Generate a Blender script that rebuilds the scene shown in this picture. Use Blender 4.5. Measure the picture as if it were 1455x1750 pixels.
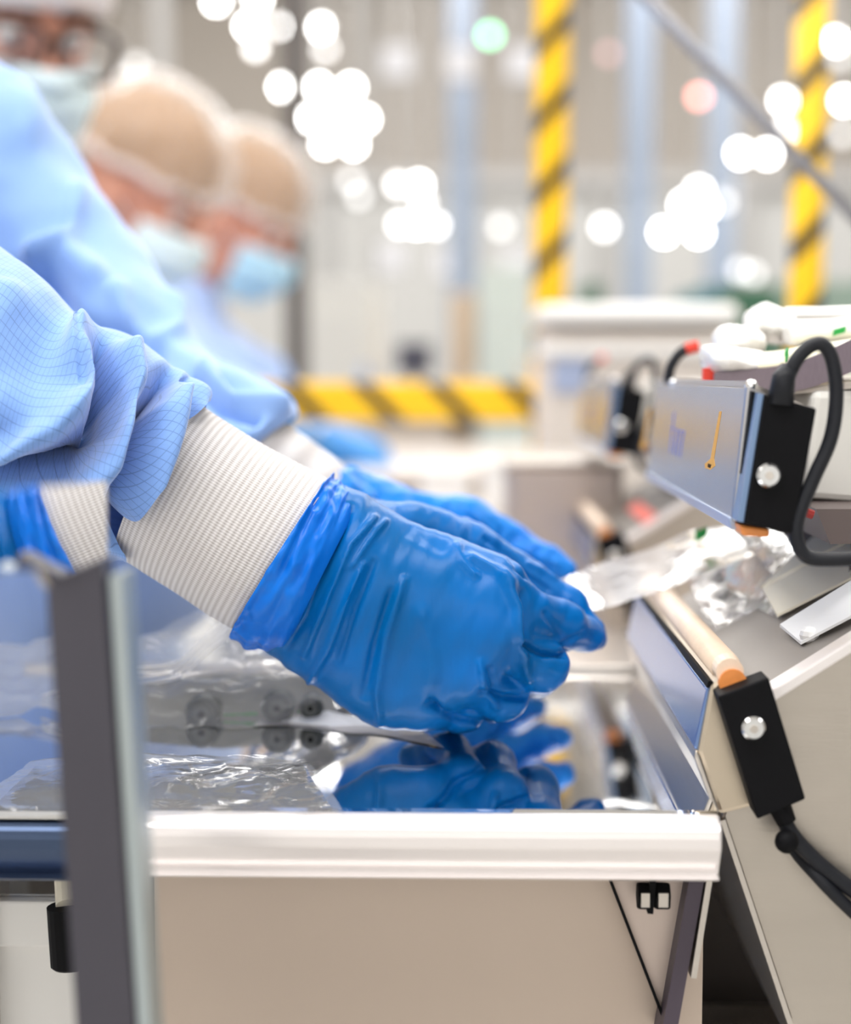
import bpy, math, random
import numpy as np
from mathutils import Vector, Matrix, noise as mn
# ------------------------------------------------------------------ camera, light, exposure
S = bpy.context.scene
for o in list(bpy.data.objects): bpy.data.objects.remove(o)
COL = S.collection
F = 2800.0; CX, CY = 727.5, 875.0
T = 0.90                                  # table top height
PITCH = math.atan(235/F); YAW = math.atan(72.5/F)
cam_d = bpy.data.cameras.new('camera'); cam = bpy.data.objects.new('camera', cam_d); COL.objects.link(cam)
cam.location = (0, 0, T+0.162)
cam.rotation_euler = (math.pi/2-PITCH, 0, YAW)
cam_d.sensor_fit = 'HORIZONTAL'; cam_d.sensor_width = 24.0; cam_d.lens = F/1455*24.0
cam_d.clip_start = 0.02; cam_d.clip_end = 60
cam_d.dof.use_dof = True; cam_d.dof.focus_distance = 0.665; cam_d.dof.aperture_fstop = 3.15
S.camera = cam
S.view_settings.view_transform = 'Standard'; S.view_settings.look = 'None'
S.view_settings.gamma = 1; S.view_settings.use_curve_mapping = False
S.view_settings.exposure = 0.0
w = bpy.data.worlds.new('hall_air'); S.world = w; w.use_nodes = True
w.node_tree.nodes['Background'].inputs[0].default_value = (0.93, 0.96, 1, 1)
w.node_tree.nodes['Background'].inputs[1].default_value = 0.6
def area(name, loc, sx, sy, power, color=(1, .985, .97), rot=(0, 0, 0)):
    d = bpy.data.lights.new(name, 'AREA'); d.shape = 'RECTANGLE'; d.size = sx; d.size_y = sy
    d.energy = power; d.color = color
    o = bpy.data.objects.new(name, d); o.location = loc; o.rotation_euler = rot; COL.objects.link(o)
    return o
area('ceiling_panel_light', (-0.2, -0.6, 3.3), 2.4, 0.9, 62)
area('ceiling_panel_light', (-0.6, 1.6, 3.3), 3.0, 0.7, 66)
area('ceiling_panel_light', (0.3, 4.6, 3.9), 7.0, 1.2, 230)
area('ceiling_panel_light', (0.3, 8.6, 3.9), 8.0, 1.2, 330)
area('ceiling_panel_light', (2.6, 1.0, 3.2), 0.8, 4.0, 45)
area('ceiling_panel_light', (-1.7, -0.2, 3.0), 1.0, 2.2, 48)  # extra unseen panel added at the left to brighten the sealer deck
area('back_wall_fill', (0.3, 10.6, 3.85), 9.0, 0.8, 75, rot=(math.radians(55), 0, 0))  # out-of-view light added to brighten the back wall
area('front_fill_light', (-0.3, -2.8, 1.9), 4.0, 1.6, 24, (1, .97, .95), (math.radians(90), 0, 0))  # unseen fill added behind the camera for the table edge and deck

RM = cam.rotation_euler.to_matrix(); CAMP = Vector(cam.location)
RMn = np.array(RM); CAMn = np.array(CAMP)
def ray(px, py): return RM @ Vector(((px-CX)/F, -(py-CY)/F, -1))
def P(px, py, Y):
    d = ray(px, py); return CAMP + d*(Y/d.y)
def PZ(px, py, z):
    d = ray(px, py); return CAMP + d*((z-CAMP.z)/d.z)
def proj(V):
    q = (np.asarray(V)-CAMn) @ RMn
    return CX + F*q[:, 0]/(-q[:, 2]), CY - F*q[:, 1]/(-q[:, 2])

# ------------------------------------------------------------------ materials
def srgb(r, g, b):
    f = lambda c: (c/255/12.92) if c/255 <= .04045 else ((c/255+.055)/1.055)**2.4
    return (f(r), f(g), f(b), 1)
def newmat(name):
    m = bpy.data.materials.new(name); m.use_nodes = True
    nt = m.node_tree; return m, nt, nt.nodes['Principled BSDF']
def node(nt, t, **kw):
    n = nt.nodes.new(t)
    for k, v in kw.items(): setattr(n, k, v)
    return n
def mat(name, col, rough=.5, metal=0, var=0, scale=30, bump=0, bscale=200, spec=.5, stretch=None, sheen=0, emis=None, trans=0):
    m, nt, b = newmat(name); L = nt.links
    b.inputs['Base Color'].default_value = col; b.inputs['Roughness'].default_value = rough
    b.inputs['Metallic'].default_value = metal; b.inputs['Specular IOR Level'].default_value = spec
    if sheen: b.inputs['Sheen Weight'].default_value = sheen
    if trans: b.inputs['Transmission Weight'].default_value = trans
    tc = node(nt, 'ShaderNodeTexCoord'); mp = node(nt, 'ShaderNodeMapping'); L.new(tc.outputs['Object'], mp.inputs[0])
    if stretch: mp.inputs['Scale'].default_value = stretch
    if var:
        n = node(nt, 'ShaderNodeTexNoise'); n.inputs['Scale'].default_value = scale; n.inputs['Detail'].default_value = 4
        L.new(mp.outputs[0], n.inputs[0])
        mx = node(nt, 'ShaderNodeMix', data_type='RGBA'); L.new(n.outputs[0], mx.inputs[0])
        mx.inputs[6].default_value = tuple(max(0, c*(1-var)) for c in col[:3])+(1,)
        mx.inputs[7].default_value = tuple(min(1, c*(1+var)) for c in col[:3])+(1,)
        L.new(mx.outputs[2], b.inputs['Base Color'])
    if bump:
        n2 = node(nt, 'ShaderNodeTexNoise'); n2.inputs['Scale'].default_value = bscale; n2.inputs['Detail'].default_value = 3
        L.new(mp.outputs[0], n2.inputs[0])
        bp = node(nt, 'ShaderNodeBump'); bp.inputs['Strength'].default_value = bump; bp.inputs['Distance'].default_value = .002
        L.new(n2.outputs[0], bp.inputs['Height']); L.new(bp.outputs[0], b.inputs['Normal'])
    if emis:
        b.inputs['Emission Color'].default_value = emis[0]; b.inputs['Emission Strength'].default_value = emis[1]
    return m
M = {}
M['mirror'] = mat('polished_steel', (.80, .80, .80, 1), .035, 1, bump=.02, bscale=14)
M['steel'] = mat('satin_steel', srgb(205, 198, 190), .32, 1, .06, 20, stretch=(1, 1, 14))
M['steel_side'] = mat('brushed_steel_panel', srgb(190, 182, 172), .36, 1, .07, 12, bump=.05, bscale=60, stretch=(1, 1, 6))
M['steel_blue'] = mat('blue_film_steel', srgb(186, 185, 187), .26, .9, .05, 30)
M['steel_dark'] = mat('dark_steel', srgb(84, 82, 90), .4, .8, .06, 30)
M['edge'] = mat('rolled_edge_steel', srgb(238, 232, 230), .28, .5)
M['panel'] = mat('taupe_steel_apron', srgb(196, 180, 166), .45, .5, .04, 8)
M['black'] = mat('black_plastic', (.003, .003, .004, 1), .6, 0, .2, 80, spec=.12)
M['rubber'] = mat('black_cable_rubber', (.008, .009, .013, 1), .45, spec=.3)
M['chrome'] = mat('chrome', (.85, .85, .85, 1), .12, 1)
M['orange'] = mat('orange_heatproof_tape', srgb(225, 140, 70), .4, 0, .15, 300)
M['red'] = mat('red_sleeve', srgb(225, 60, 40), .4)
M['ptfe'] = mat('cream_ptfe_tape', srgb(228, 205, 182), .35, 0, .08, 60, bump=.2, bscale=150)
M['white'] = mat('white_plastic', srgb(238, 236, 232), .35, 0, .03, 20)
M['offwhite'] = mat('offwhite_panel', srgb(214, 212, 206), .5, 0, .03, 10)
M['cream'] = mat('cream_card', srgb(248, 240, 220), .7, 0, .03, 40)
M['paper'] = mat('white_paper', srgb(238, 238, 238), .7, 0, .02, 40)
M['belt'] = mat('purple_grey_strip', srgb(112, 100, 108), .5, 0, .15, 200, stretch=(8, 1, 1))
M['green'] = mat('green_print', srgb(20, 150, 60), .5)
M['darkgreen'] = mat('dark_green_paint', srgb(60, 105, 80), .5, 0, .1, 6)
M['teal'] = mat('teal_paint', srgb(70, 125, 135), .5)
M['blueink'] = mat('blue_ink', srgb(70, 100, 190), .5)
M['amber'] = mat('amber_slot', srgb(205, 150, 50), .5)
M['skin'] = mat('skin', srgb(214, 150, 124), .5, 0, .08, 12)
M['hair'] = mat('beige_hair', srgb(160, 122, 80), .6, 0, .3, 40, bump=.4, bscale=120, stretch=(1, 5, 1))
M['mask'] = mat('light_blue_mask', srgb(176, 214, 232), .8, 0, .03, 20)
M['maskw'] = mat('white_mask', srgb(214, 232, 236), .8, 0, .03, 20)
M['glasses'] = mat('brown_glasses_frame', srgb(50, 34, 26), .3)
M['eye'] = mat('eye_white', srgb(230, 225, 220), .2)
M['iris'] = mat('iris', srgb(50, 35, 28), .2)
M['gowndim'] = mat('blue_gown_cloth', srgb(160, 186, 232), .8, 0, .04, 8, sheen=.3)
M['glovefar'] = mat('blue_glove_far', srgb(60, 140, 210), .35)
M['wall'] = mat('taupe_wall', srgb(214, 205, 195), .85, 0, .05, .7)
M['wall2'] = mat('light_wall', srgb(216, 216, 214), .8, 0, .04, .8)
M['floor'] = mat('grey_floor', srgb(190, 188, 184), .35, 0, .04, 2)
M['ceil'] = mat('ceiling_white', srgb(225, 222, 218), .8)
M['bluegrey'] = mat('bluegrey_column', srgb(140, 152, 170), .6)
M['darkcol'] = mat('dark_grey_column', srgb(84, 78, 76), .6)
M['housing'] = mat('lamp_housing', srgb(170, 168, 166), .5)
M['shoe'] = mat('white_shoe', srgb(225, 225, 225), .6)
M['wheel'] = mat('dark_roller_rubber', srgb(62, 66, 66), .5, 0, .1, 200)
M['foam'] = mat('grey_insert', srgb(150, 148, 142), .6, 0, .08, 60)
def emit(name, col, s):
    m = bpy.data.materials.new(name); m.use_nodes = True; nt = m.node_tree; nt.nodes.clear()
    e = node(nt, 'ShaderNodeEmission'); e.inputs[0].default_value = col; e.inputs[1].default_value = s
    o = node(nt, 'ShaderNodeOutputMaterial'); nt.links.new(e.outputs[0], o.inputs[0]); return m
M['lampw'] = emit('lamp_white', (1, .985, .96, 1), 26); M['lampd'] = emit('lamp_white_dim', (1, .98, .96, 1), 9)
M['lampp'] = emit('lamp_panel', (1, .965, .965, 1), 1.0)
M['lampg'] = emit('lamp_green', (.30, .95, .5, 1), 9); M['lampr'] = emit('lamp_red', (1, .36, .30, 1), 9)
M['lampk'] = emit('lamp_pink', (1, .6, .6, 1), 2.2)

def uvnode(nt):
    u = node(nt, 'ShaderNodeUVMap'); u.uv_map = 'UVMap'; s = node(nt, 'ShaderNodeSeparateXYZ'); nt.links.new(u.outputs[0], s.inputs[0]); return s
def mth(nt, op, a, b=None):
    n = node(nt, 'ShaderNodeMath', operation=op)
    for i, x in enumerate((a, b)):
        if x is None: continue
        if isinstance(x, (int, float)): n.inputs[i].default_value = x
        else: nt.links.new(x, n.inputs[i])
    return n.outputs[0]
def gown_mat(name, nu, nv, col, strength=.45):
    m, nt, b = newmat(name); L = nt.links; s = uvnode(nt)
    a = mth(nt, 'LESS_THAN', mth(nt, 'FRACT', mth(nt, 'MULTIPLY', s.outputs[0], nu)), .09)
    c = mth(nt, 'LESS_THAN', mth(nt, 'FRACT', mth(nt, 'MULTIPLY', s.outputs[1], nv)), .09)
    fac = mth(nt, 'MULTIPLY', mth(nt, 'MAXIMUM', a, c), strength)
    mx = node(nt, 'ShaderNodeMix', data_type='RGBA'); L.new(fac, mx.inputs[0])
    mx.inputs[6].default_value = col; mx.inputs[7].default_value = srgb(60, 95, 150)
    L.new(mx.outputs[2], b.inputs['Base Color'])
    b.inputs['Roughness'].default_value = .75; b.inputs['Sheen Weight'].default_value = .4
    tc = node(nt, 'ShaderNodeTexCoord'); n = node(nt, 'ShaderNodeTexNoise'); n.inputs['Scale'].default_value = 700
    L.new(tc.outputs['Object'], n.inputs[0]); bp = node(nt, 'ShaderNodeBump'); bp.inputs['Strength'].default_value = .12
    bp.inputs['Distance'].default_value = .001; L.new(n.outputs[0], bp.inputs['Height']); L.new(bp.outputs[0], b.inputs['Normal'])
    return m
M['gown'] = gown_mat('gown_grid_cloth', 84, 76, srgb(122, 162, 224), .5)
M['gown2'] = gown_mat('gown_plain_cloth', 50, 60, srgb(138, 174, 228), .04)
def knit_mat(name, nu, nv):
    m, nt, b = newmat(name); L = nt.links; s = uvnode(nt)
    def wave(x, n):
        t = mth(nt, 'SINE', mth(nt, 'MULTIPLY', x, n*6.2832)); return mth(nt, 'ADD', mth(nt, 'MULTIPLY', t, .5), .5)
    a = wave(s.outputs[0], nu); c = wave(s.outputs[1], nv)
    h = mth(nt, 'ADD', mth(nt, 'MULTIPLY', a, .45), mth(nt, 'MULTIPLY', c, .55))
    mx = node(nt, 'ShaderNodeMix', data_type='RGBA')
    f = mth(nt, 'POWER', h, .8); L.new(f, mx.inputs[0])
    mx.inputs[6].default_value = srgb(172, 165, 162); mx.inputs[7].default_value = srgb(230, 227, 226)
    L.new(mx.outputs[2], b.inputs['Base Color']); b.inputs['Roughness'].default_value = .85
    bp = node(nt, 'ShaderNodeBump'); bp.inputs['Strength'].default_value = .35; bp.inputs['Distance'].default_value = .001
    L.new(h, bp.inputs['Height']); L.new(bp.outputs[0], b.inputs['Normal']); return m
M['knit'] = knit_mat('white_rib_knit', 200, 25)
M['knitfar'] = knit_mat('white_rib_knit_soft', 150, 3)
def glove_mat(name, c1, c2, rough=.34):
    m, nt, b = newmat(name); L = nt.links
    tc = node(nt, 'ShaderNodeTexCoord'); n = node(nt, 'ShaderNodeTexNoise'); n.inputs['Scale'].default_value = 22; n.inputs['Detail'].default_value = 2
    L.new(tc.outputs['Object'], n.inputs[0])
    r = node(nt, 'ShaderNodeMapRange'); L.new(n.outputs[0], r.inputs[0]); r.inputs[1].default_value = .35; r.inputs[2].default_value = .65
    mx = node(nt, 'ShaderNodeMix', data_type='RGBA'); L.new(r.outputs[0], mx.inputs[0])
    mx.inputs[6].default_value = c1; mx.inputs[7].default_value = c2; L.new(mx.outputs[2], b.inputs['Base Color'])
    b.inputs['Roughness'].default_value = rough; b.inputs['Specular IOR Level'].default_value = .22
    mp = node(nt, 'ShaderNodeMapping'); mp.inputs['Rotation'].default_value = (0, math.radians(-28), 0); mp.inputs['Scale'].default_value = (160, 60, 26)
    L.new(tc.outputs['Object'], mp.inputs[0]); n2 = node(nt, 'ShaderNodeTexNoise'); n2.inputs['Scale'].default_value = 1; n2.inputs['Detail'].default_value = 3
    L.new(mp.outputs[0], n2.inputs[0]); bp = node(nt, 'ShaderNodeBump'); bp.inputs['Strength'].default_value = .3; bp.inputs['Distance'].default_value = .0015
    L.new(n2.outputs[0], bp.inputs['Height']); L.new(bp.outputs[0], b.inputs['Normal']); return m
M['glove'] = glove_mat('blue_nitrile', srgb(0, 92, 156), srgb(0, 104, 184), .32)
M['glovecuff'] = glove_mat('blue_nitrile_loose', srgb(5, 105, 210), srgb(18, 120, 222), .3)
M['glove_l'] = glove_mat('blue_nitrile_light', srgb(10, 112, 204), srgb(30, 132, 216), .3)
def stripe_mat(name, axis, period, slope, black=.27, phase=0):
    m, nt, b = newmat(name); L = nt.links
    tc = node(nt, 'ShaderNodeTexCoord'); s = node(nt, 'ShaderNodeSeparateXYZ'); L.new(tc.outputs['Object'], s.inputs[0])
    a, c = (2, 0) if axis == 'z' else (0, 2)
    v = mth(nt, 'ADD', mth(nt, 'MULTIPLY', mth(nt, 'ADD', s.outputs[a], mth(nt, 'MULTIPLY', mth(nt, 'ADD', s.outputs[c], mth(nt, 'MULTIPLY', s.outputs[1], 0.0)), slope)), 1/period), phase)
    f = mth(nt, 'LESS_THAN', mth(nt, 'FRACT', v), black)
    mx = node(nt, 'ShaderNodeMix', data_type='RGBA'); L.new(f, mx.inputs[0])
    mx.inputs[6].default_value = srgb(250, 198, 4); mx.inputs[7].default_value = srgb(28, 24, 22)
    L.new(mx.outputs[2], b.inputs['Base Color']); b.inputs['Roughness'].default_value = .45; return m
def film_mat(name, tint=.12, gloss=.5, rough=.12, col=(.95, .95, .95, 1)):
    m = bpy.data.materials.new(name); m.use_nodes = True; nt = m.node_tree; nt.nodes.clear(); L = nt.links
    tr = node(nt, 'ShaderNodeBsdfTransparent'); gl = node(nt, 'ShaderNodeBsdfGlossy'); gl.inputs['Roughness'].default_value = rough
    df = node(nt, 'ShaderNodeBsdfDiffuse'); df.inputs[0].default_value = col
    lw = node(nt, 'ShaderNodeLayerWeight'); lw.inputs[0].default_value = gloss
    tc = node(nt, 'ShaderNodeTexCoord'); n2 = node(nt, 'ShaderNodeTexNoise'); n2.inputs['Scale'].default_value = 45; n2.inputs['Detail'].default_value = 2; n2.inputs['Distortion'].default_value = 1
    L.new(tc.outputs['Object'], n2.inputs[0]); bp = node(nt, 'ShaderNodeBump'); bp.inputs['Strength'].default_value = .35; bp.inputs['Distance'].default_value = .004
    L.new(n2.outputs[0], bp.inputs['Height'])
    for x in (gl.inputs['Normal'], lw.inputs['Normal']): L.new(bp.outputs[0], x)
    tl = node(nt, 'ShaderNodeBsdfTranslucent'); tl.inputs[0].default_value = col; m0 = node(nt, 'ShaderNodeMixShader'); L.new(df.outputs[0], m0.inputs[1]); L.new(tl.outputs[0], m0.inputs[2])
    m1 = node(nt, 'ShaderNodeMixShader'); m1.inputs[0].default_value = tint; L.new(tr.outputs[0], m1.inputs[1]); L.new(m0.outputs[0], m1.inputs[2])
    m2 = node(nt, 'ShaderNodeMixShader'); L.new(lw.outputs['Fresnel'], m2.inputs[0]); L.new(m1.outputs[0], m2.inputs[1]); L.new(gl.outputs[0], m2.inputs[2])
    o = node(nt, 'ShaderNodeOutputMaterial'); L.new(m2.outputs[0], o.inputs[0]); return m
M['film'] = film_mat('clear_poly_film', .2, .24, .09)
M['film2'] = film_mat('milky_poly_film', .6, .05, .2, (.78, .75, .74, 1))
M['film3'] = film_mat('whitish_poly_film', .5, .16, .12, (.8, .8, .82, 1))
M['cap'] = film_mat('white_cap_gauze', .28, .04, .6, (.9, .84, .80, 1))
M['lens'] = film_mat('spectacle_lens', .05, .25, .02)

# ------------------------------------------------------------------ object helpers
def tag(o, label=None, cat=None, group=None, kind=None):
    if label: o['label'] = label
    if cat: o['category'] = cat
    if group: o['group'] = group
    if kind: o['kind'] = kind
    return o
def thing(name, label, cat, loc, group=None):
    o = bpy.data.objects.new(name, None); o.empty_display_size = .05; COL.objects.link(o); o.location = loc
    return tag(o, label, cat, group)
def linkmesh(name, V, Fc, m, parent=None, smooth=True, uv=None):
    V = np.asarray(V, dtype=float)
    off = np.zeros(3)
    p = parent
    while p is not None: off += np.array(p.location); p = p.parent
    me = bpy.data.meshes.new(name)
    me.from_pydata((V-off).tolist(), [], Fc if isinstance(Fc, list) else Fc.tolist())
    me.materials.append(m)
    if smooth: me.polygons.foreach_set('use_smooth', [True]*len(me.polygons))
    if uv is not None:
        l = me.uv_layers.new(name='UVMap'); l.data.foreach_set('uv', np.asarray(uv, dtype=float).ravel())
    me.update()
    o = bpy.data.objects.new(name, me); COL.objects.link(o)
    if parent is not None: o.parent = parent
    return o
class MB:
    def __init__(s): s.v = []; s.f = []
    def add(s, V, Fc):
        n = len(s.v); s.v += [tuple(x) for x in V]; s.f += [tuple(i+n for i in f) for f in Fc]; return s
    def box(s, c, d, R=None):
        V = [Vector((x*d[0]/2, y*d[1]/2, z*d[2]/2)) for x in (-1, 1) for y in (-1, 1) for z in (-1, 1)]
        if R is not None: V = [R @ v for v in V]
        V = [v+Vector(c) for v in V]
        return s.add(V, [(0, 1, 3, 2), (4, 6, 7, 5), (0, 4, 5, 1), (2, 3, 7, 6), (0, 2, 6, 4), (1, 5, 7, 3)])
    def prism(s, pts, Y0, Y1):                     # pts: list of (x,z); extruded along Y
        n = len(pts)
        V = [(x, Y0, z) for x, z in pts]+[(x, Y1, z) for x, z in pts]
        f = [tuple(range(n)), tuple(range(2*n-1, n-1, -1))]+[(i, i+n, (i+1) % n+n, (i+1) % n) for i in range(n)]
        return s.add(V, f)
    def hexa(s, a, b):                             # two quads of points
        V = list(a)+list(b); return s.add(V, [(0, 1, 2, 3), (7, 6, 5, 4)]+[(i, i+4, (i+1) % 4+4, (i+1) % 4) for i in range(4)])
    def tube(s, pts, r, n=12, cap=True):
        pts = [Vector(p) for p in pts]; V = []; Fc = []; up = None
        for i, p in enumerate(pts):
            t = (pts[min(i+1, len(pts)-1)]-pts[max(i-1, 0)]).normalized()
            if up is None: up = t.orthogonal().normalized()
            up = (up-t*up.dot(t)).normalized(); sd = t.cross(up)
            rr = r[i] if isinstance(r, (list, tuple)) else r
            V += [p+up*math.cos(2*math.pi*k/n)*rr+sd*math.sin(2*math.pi*k/n)*rr for k in range(n)]
        for i in range(len(pts)-1):
            for k in range(n):
                a = i*n+k; b = i*n+(k+1) % n; Fc.append((a, b, b+n, a+n))
        if cap: Fc += [tuple(range(n-1, -1, -1)), tuple(range((len(pts)-1)*n, len(pts)*n))]
        return s.add(V, Fc)
    def ball(s, c, r, n=16, m=10, R=None):
        V = []; Fc = []
        if not isinstance(r, (tuple, list)): r = (r, r, r)
        for i in range(m+1):
            a = math.pi*i/m
            for k in range(n):
                b = 2*math.pi*k/n; v = Vector((r[0]*math.sin(a)*math.cos(b), r[1]*math.sin(a)*math.sin(b), r[2]*math.cos(a)))
                if R is not None: v = R @ v
                V.append(v+Vector(c))
        for i in range(m):
            for k in range(n): a = i*n+k; b = i*n+(k+1) % n; Fc.append((a, b, b+n, a+n))
        return s.add(V, Fc)
    def build(s, name, m, parent=None, smooth=False, bevel=0, seg=2):
        o = linkmesh(name, s.v, s.f, m, parent, smooth)
        if bevel:
            b = o.modifiers.new('bevel', 'BEVEL'); b.width = bevel; b.segments = seg; b.limit_method = 'ANGLE'
            if not smooth: o.data.polygons.foreach_set('use_smooth', [False]*len(o.data.polygons))
        return o
def cr(vals, t):
    vals = np.asarray(vals, float); n = len(vals)-1; x = min(max(t, 0), .99999)*n; i = int(x); u = x-i
    p = [vals[min(max(i+k, 0), n)] for k in (-1, 0, 1, 2)]
    return .5*((2*p[1])+(-p[0]+p[2])*u+(2*p[0]-5*p[1]+4*p[2]-p[3])*u*u+(-p[0]+3*p[1]-3*p[2]+p[3])*u**3)
def smoothpath(pts, n): return [Vector(cr([tuple(p) for p in pts], i/(n-1))) for i in range(n)]
def vnorm(V, Q):
    N = np.zeros_like(V); a = V[Q[:, 2]]-V[Q[:, 0]]; b = V[Q[:, 3]]-V[Q[:, 1]]; c = np.cross(a, b)
    for k in range(4): np.add.at(N, Q[:, k], c)
    return N/(np.linalg.norm(N, axis=1, keepdims=True)+1e-12)
def segdist(px, py, pts):
    d = np.full(px.shape, 1e9)
    for (x0, y0), (x1, y1) in zip(pts[:-1], pts[1:]):
        dx, dy = x1-x0, y1-y0; L = dx*dx+dy*dy+1e-9
        t = np.clip(((px-x0)*dx+(py-y0)*dy)/L, 0, 1)
        d = np.minimum(d, np.hypot(px-x0-t*dx, py-y0-t*dy))
    return d
def taperw(px, py, pts):
    A = np.array(pts, float); a, b = A[0], A[-1]; dd = b-a; t = ((px-a[0])*dd[0]+(py-a[1])*dd[1])/(dd@dd+1e-9)
    return np.clip(np.minimum(t+.12, 1.12-t)*5, 0, 1)
def carve(V, N, strokes, taper=True):
    """fold lines modelled into the camera side of a cloth or glove surface"""
    px, py = proj(V); to = CAMn-V; to /= np.linalg.norm(to, axis=1, keepdims=True)
    face = np.clip((N*to).sum(1)*3+.3, 0, 1); D = np.zeros(len(V))
    for pts, wd, amp in strokes:
        k = np.exp(-(segdist(px, py, pts)/wd)**2)*amp
        if taper: k = k*taperw(px, py, pts)
        D += k
    return V+N*(D*face)[:, None]
def loft(st, nu=120, nv=120, wob=None):
    """tube through stations (top px, top py, bottom px, bottom py, depth, depth radius)"""
    V = np.zeros((nv, nu, 3))
    for j in range(nv):
        v = j/(nv-1); s = cr(st, v); a = np.array(P(s[0], s[1], s[4])); b = np.array(P(s[2], s[3], s[4]))
        c = (a+b)/2; h = (a-b)/2; d = np.array((0, -s[5], 0))
        for i in range(nu):
            t = 2*math.pi*i/nu; q = 1.0
            if wob: q += wob(i/nu, v)
            V[j, i] = c+(h*math.cos(t)+d*math.sin(t))*q
    Q = []
    UV = []
    for j in range(nv-1):
        for i in range(nu):
            i2 = (i+1) % nu; Q.append((j*nu+i, j*nu+i2, (j+1)*nu+i2, (j+1)*nu+i))
            u0, u1, v0, v1 = i/nu, (i+1)/nu, j/(nv-1), (j+1)/(nv-1); UV += [(u0, v0), (u1, v0), (u1, v1), (u0, v1)]
    V = V.reshape(-1, 3); Q = np.array(Q)
    N = vnorm(V, Q); c = V.mean(0)
    if ((V-c)*N).sum() < 0: N = -N
    return V, Q, N, UV
def nz(V, sc, seed=0): 
    return np.array([mn.noise(Vector((x*sc+seed, y*sc, z*sc))) for x, y, z in V])
# signed distance modelling
def smin(a, b, k): h = np.clip(.5+.5*(b-a)/k, 0, 1); return b*(1-h)+a*h-k*h*(1-h)
def caps(X, a, b, ra, rb):
    a = np.array(a); b = np.array(b); ab = b-a; t = np.clip(((X-a)@ab)/(ab@ab+1e-12), 0, 1)
    return np.linalg.norm(X-a-t[..., None]*ab, axis=-1)-(ra+(rb-ra)*t)
def ell(X, c, r, R=None):
    q = X-np.array(c)
    if R is not None: q = q @ R
    r = np.array(r); k0 = np.linalg.norm(q/r, axis=-1); k1 = np.linalg.norm(q/(r*r), axis=-1)+1e-9
    return k0*(k0-1)/k1
def surfnet(f, lo, hi, h):
    ax = [np.arange(lo[i], hi[i]+h, h) for i in range(3)]
    G = np.stack(np.meshgrid(*ax, indexing='ij'), -1)
    D = np.empty(G.shape[:3])
    for i in range(G.shape[0]): D[i] = f(G[i].astype(float))
    n = D.shape; c = [m-1 for m in n]; ins = D < 0
    acc = np.zeros(tuple(c)+(3,)); cnt = np.zeros(tuple(c))
    for axis in range(3):
        oth = [a for a in range(3) if a != axis]
        for o1 in (0, 1):
            for o2 in (0, 1):
                st = [0, 0, 0]; st[oth[0]] = o1; st[oth[1]] = o2; en = list(st); en[axis] = 1
                sl = lambda s: tuple(slice(s[k], s[k]+c[k]) for k in range(3))
                a = D[sl(st)]; b = D[sl(en)]; m = (a < 0) != (b < 0)
                t = np.where(m, a/np.where(m, a-b, 1), 0)
                for k in range(3): acc[..., k] += np.where(m, st[k]+(t if k == axis else 0), 0)
                cnt += m
    act = cnt > 0; idx = -np.ones(tuple(c), int); idx[act] = np.arange(act.sum())
    I = np.argwhere(act); V = (I+acc[act]/cnt[act][:, None])*h+np.array(lo)
    Q = []
    for axis in range(3):
        o1, o2 = [a for a in range(3) if a != axis]
        sa = [slice(1, n[k]-1) for k in range(3)]; sa[axis] = slice(0, n[axis]-1); sb = list(sa); sb[axis] = slice(1, n[axis])
        a = ins[tuple(sa)]; b = ins[tuple(sb)]; E = np.argwhere(a != b)
        base = E.copy(); base[:, o1] += 1; base[:, o2] += 1; flip = a[tuple(E.T)]
        def g(d1, d2):
            q = base.copy(); q[:, o1] += d1; q[:, o2] += d2; return idx[tuple(q.T)]
        q = np.stack([g(-1, -1), g(0, -1), g(0, 0), g(-1, 0)], 1)
        if axis == 1: flip = ~flip
        q[~flip] = q[~flip][:, ::-1]; Q.append(q)
    Q = np.concatenate(Q); Q = Q[(Q >= 0).all(1)]
    return V, Q
def rpx(r, Y): return r*Y/F

# ------------------------------------------------------------------ the hall
def struct(name, mb, m): o = mb.build(name, m); o['kind'] = 'structure'; return o
X0, X1, YA, YB, H = -6.0, 6.0, -3.0, 14.0, 4.2
struct('floor', MB().box(((X0+X1)/2, (YA+YB)/2, -.05), (X1-X0, YB-YA, .1)), M['floor'])
struct('ceiling', MB().box(((X0+X1)/2, (YA+YB)/2, H+.05), (X1-X0, YB-YA, .1)), M['ceil'])
struct('wall_back', MB().box(((X0+X1)/2, YB+.05, H/2), (X1-X0, .1, H)), M['wall'])
struct('wall_front', MB().box(((X0+X1)/2, YA-.05, H/2), (X1-X0, .1, H)), M['wall2'])
struct('wall_left', MB().box((X0-.05, (YA+YB)/2, H/2), (.1, YB-YA, H)), M['wall2'])
struct('wall_right', MB().box((X1+.05, (YA+YB)/2, H/2), (.1, YB-YA, H)), M['wall2'])

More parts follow.
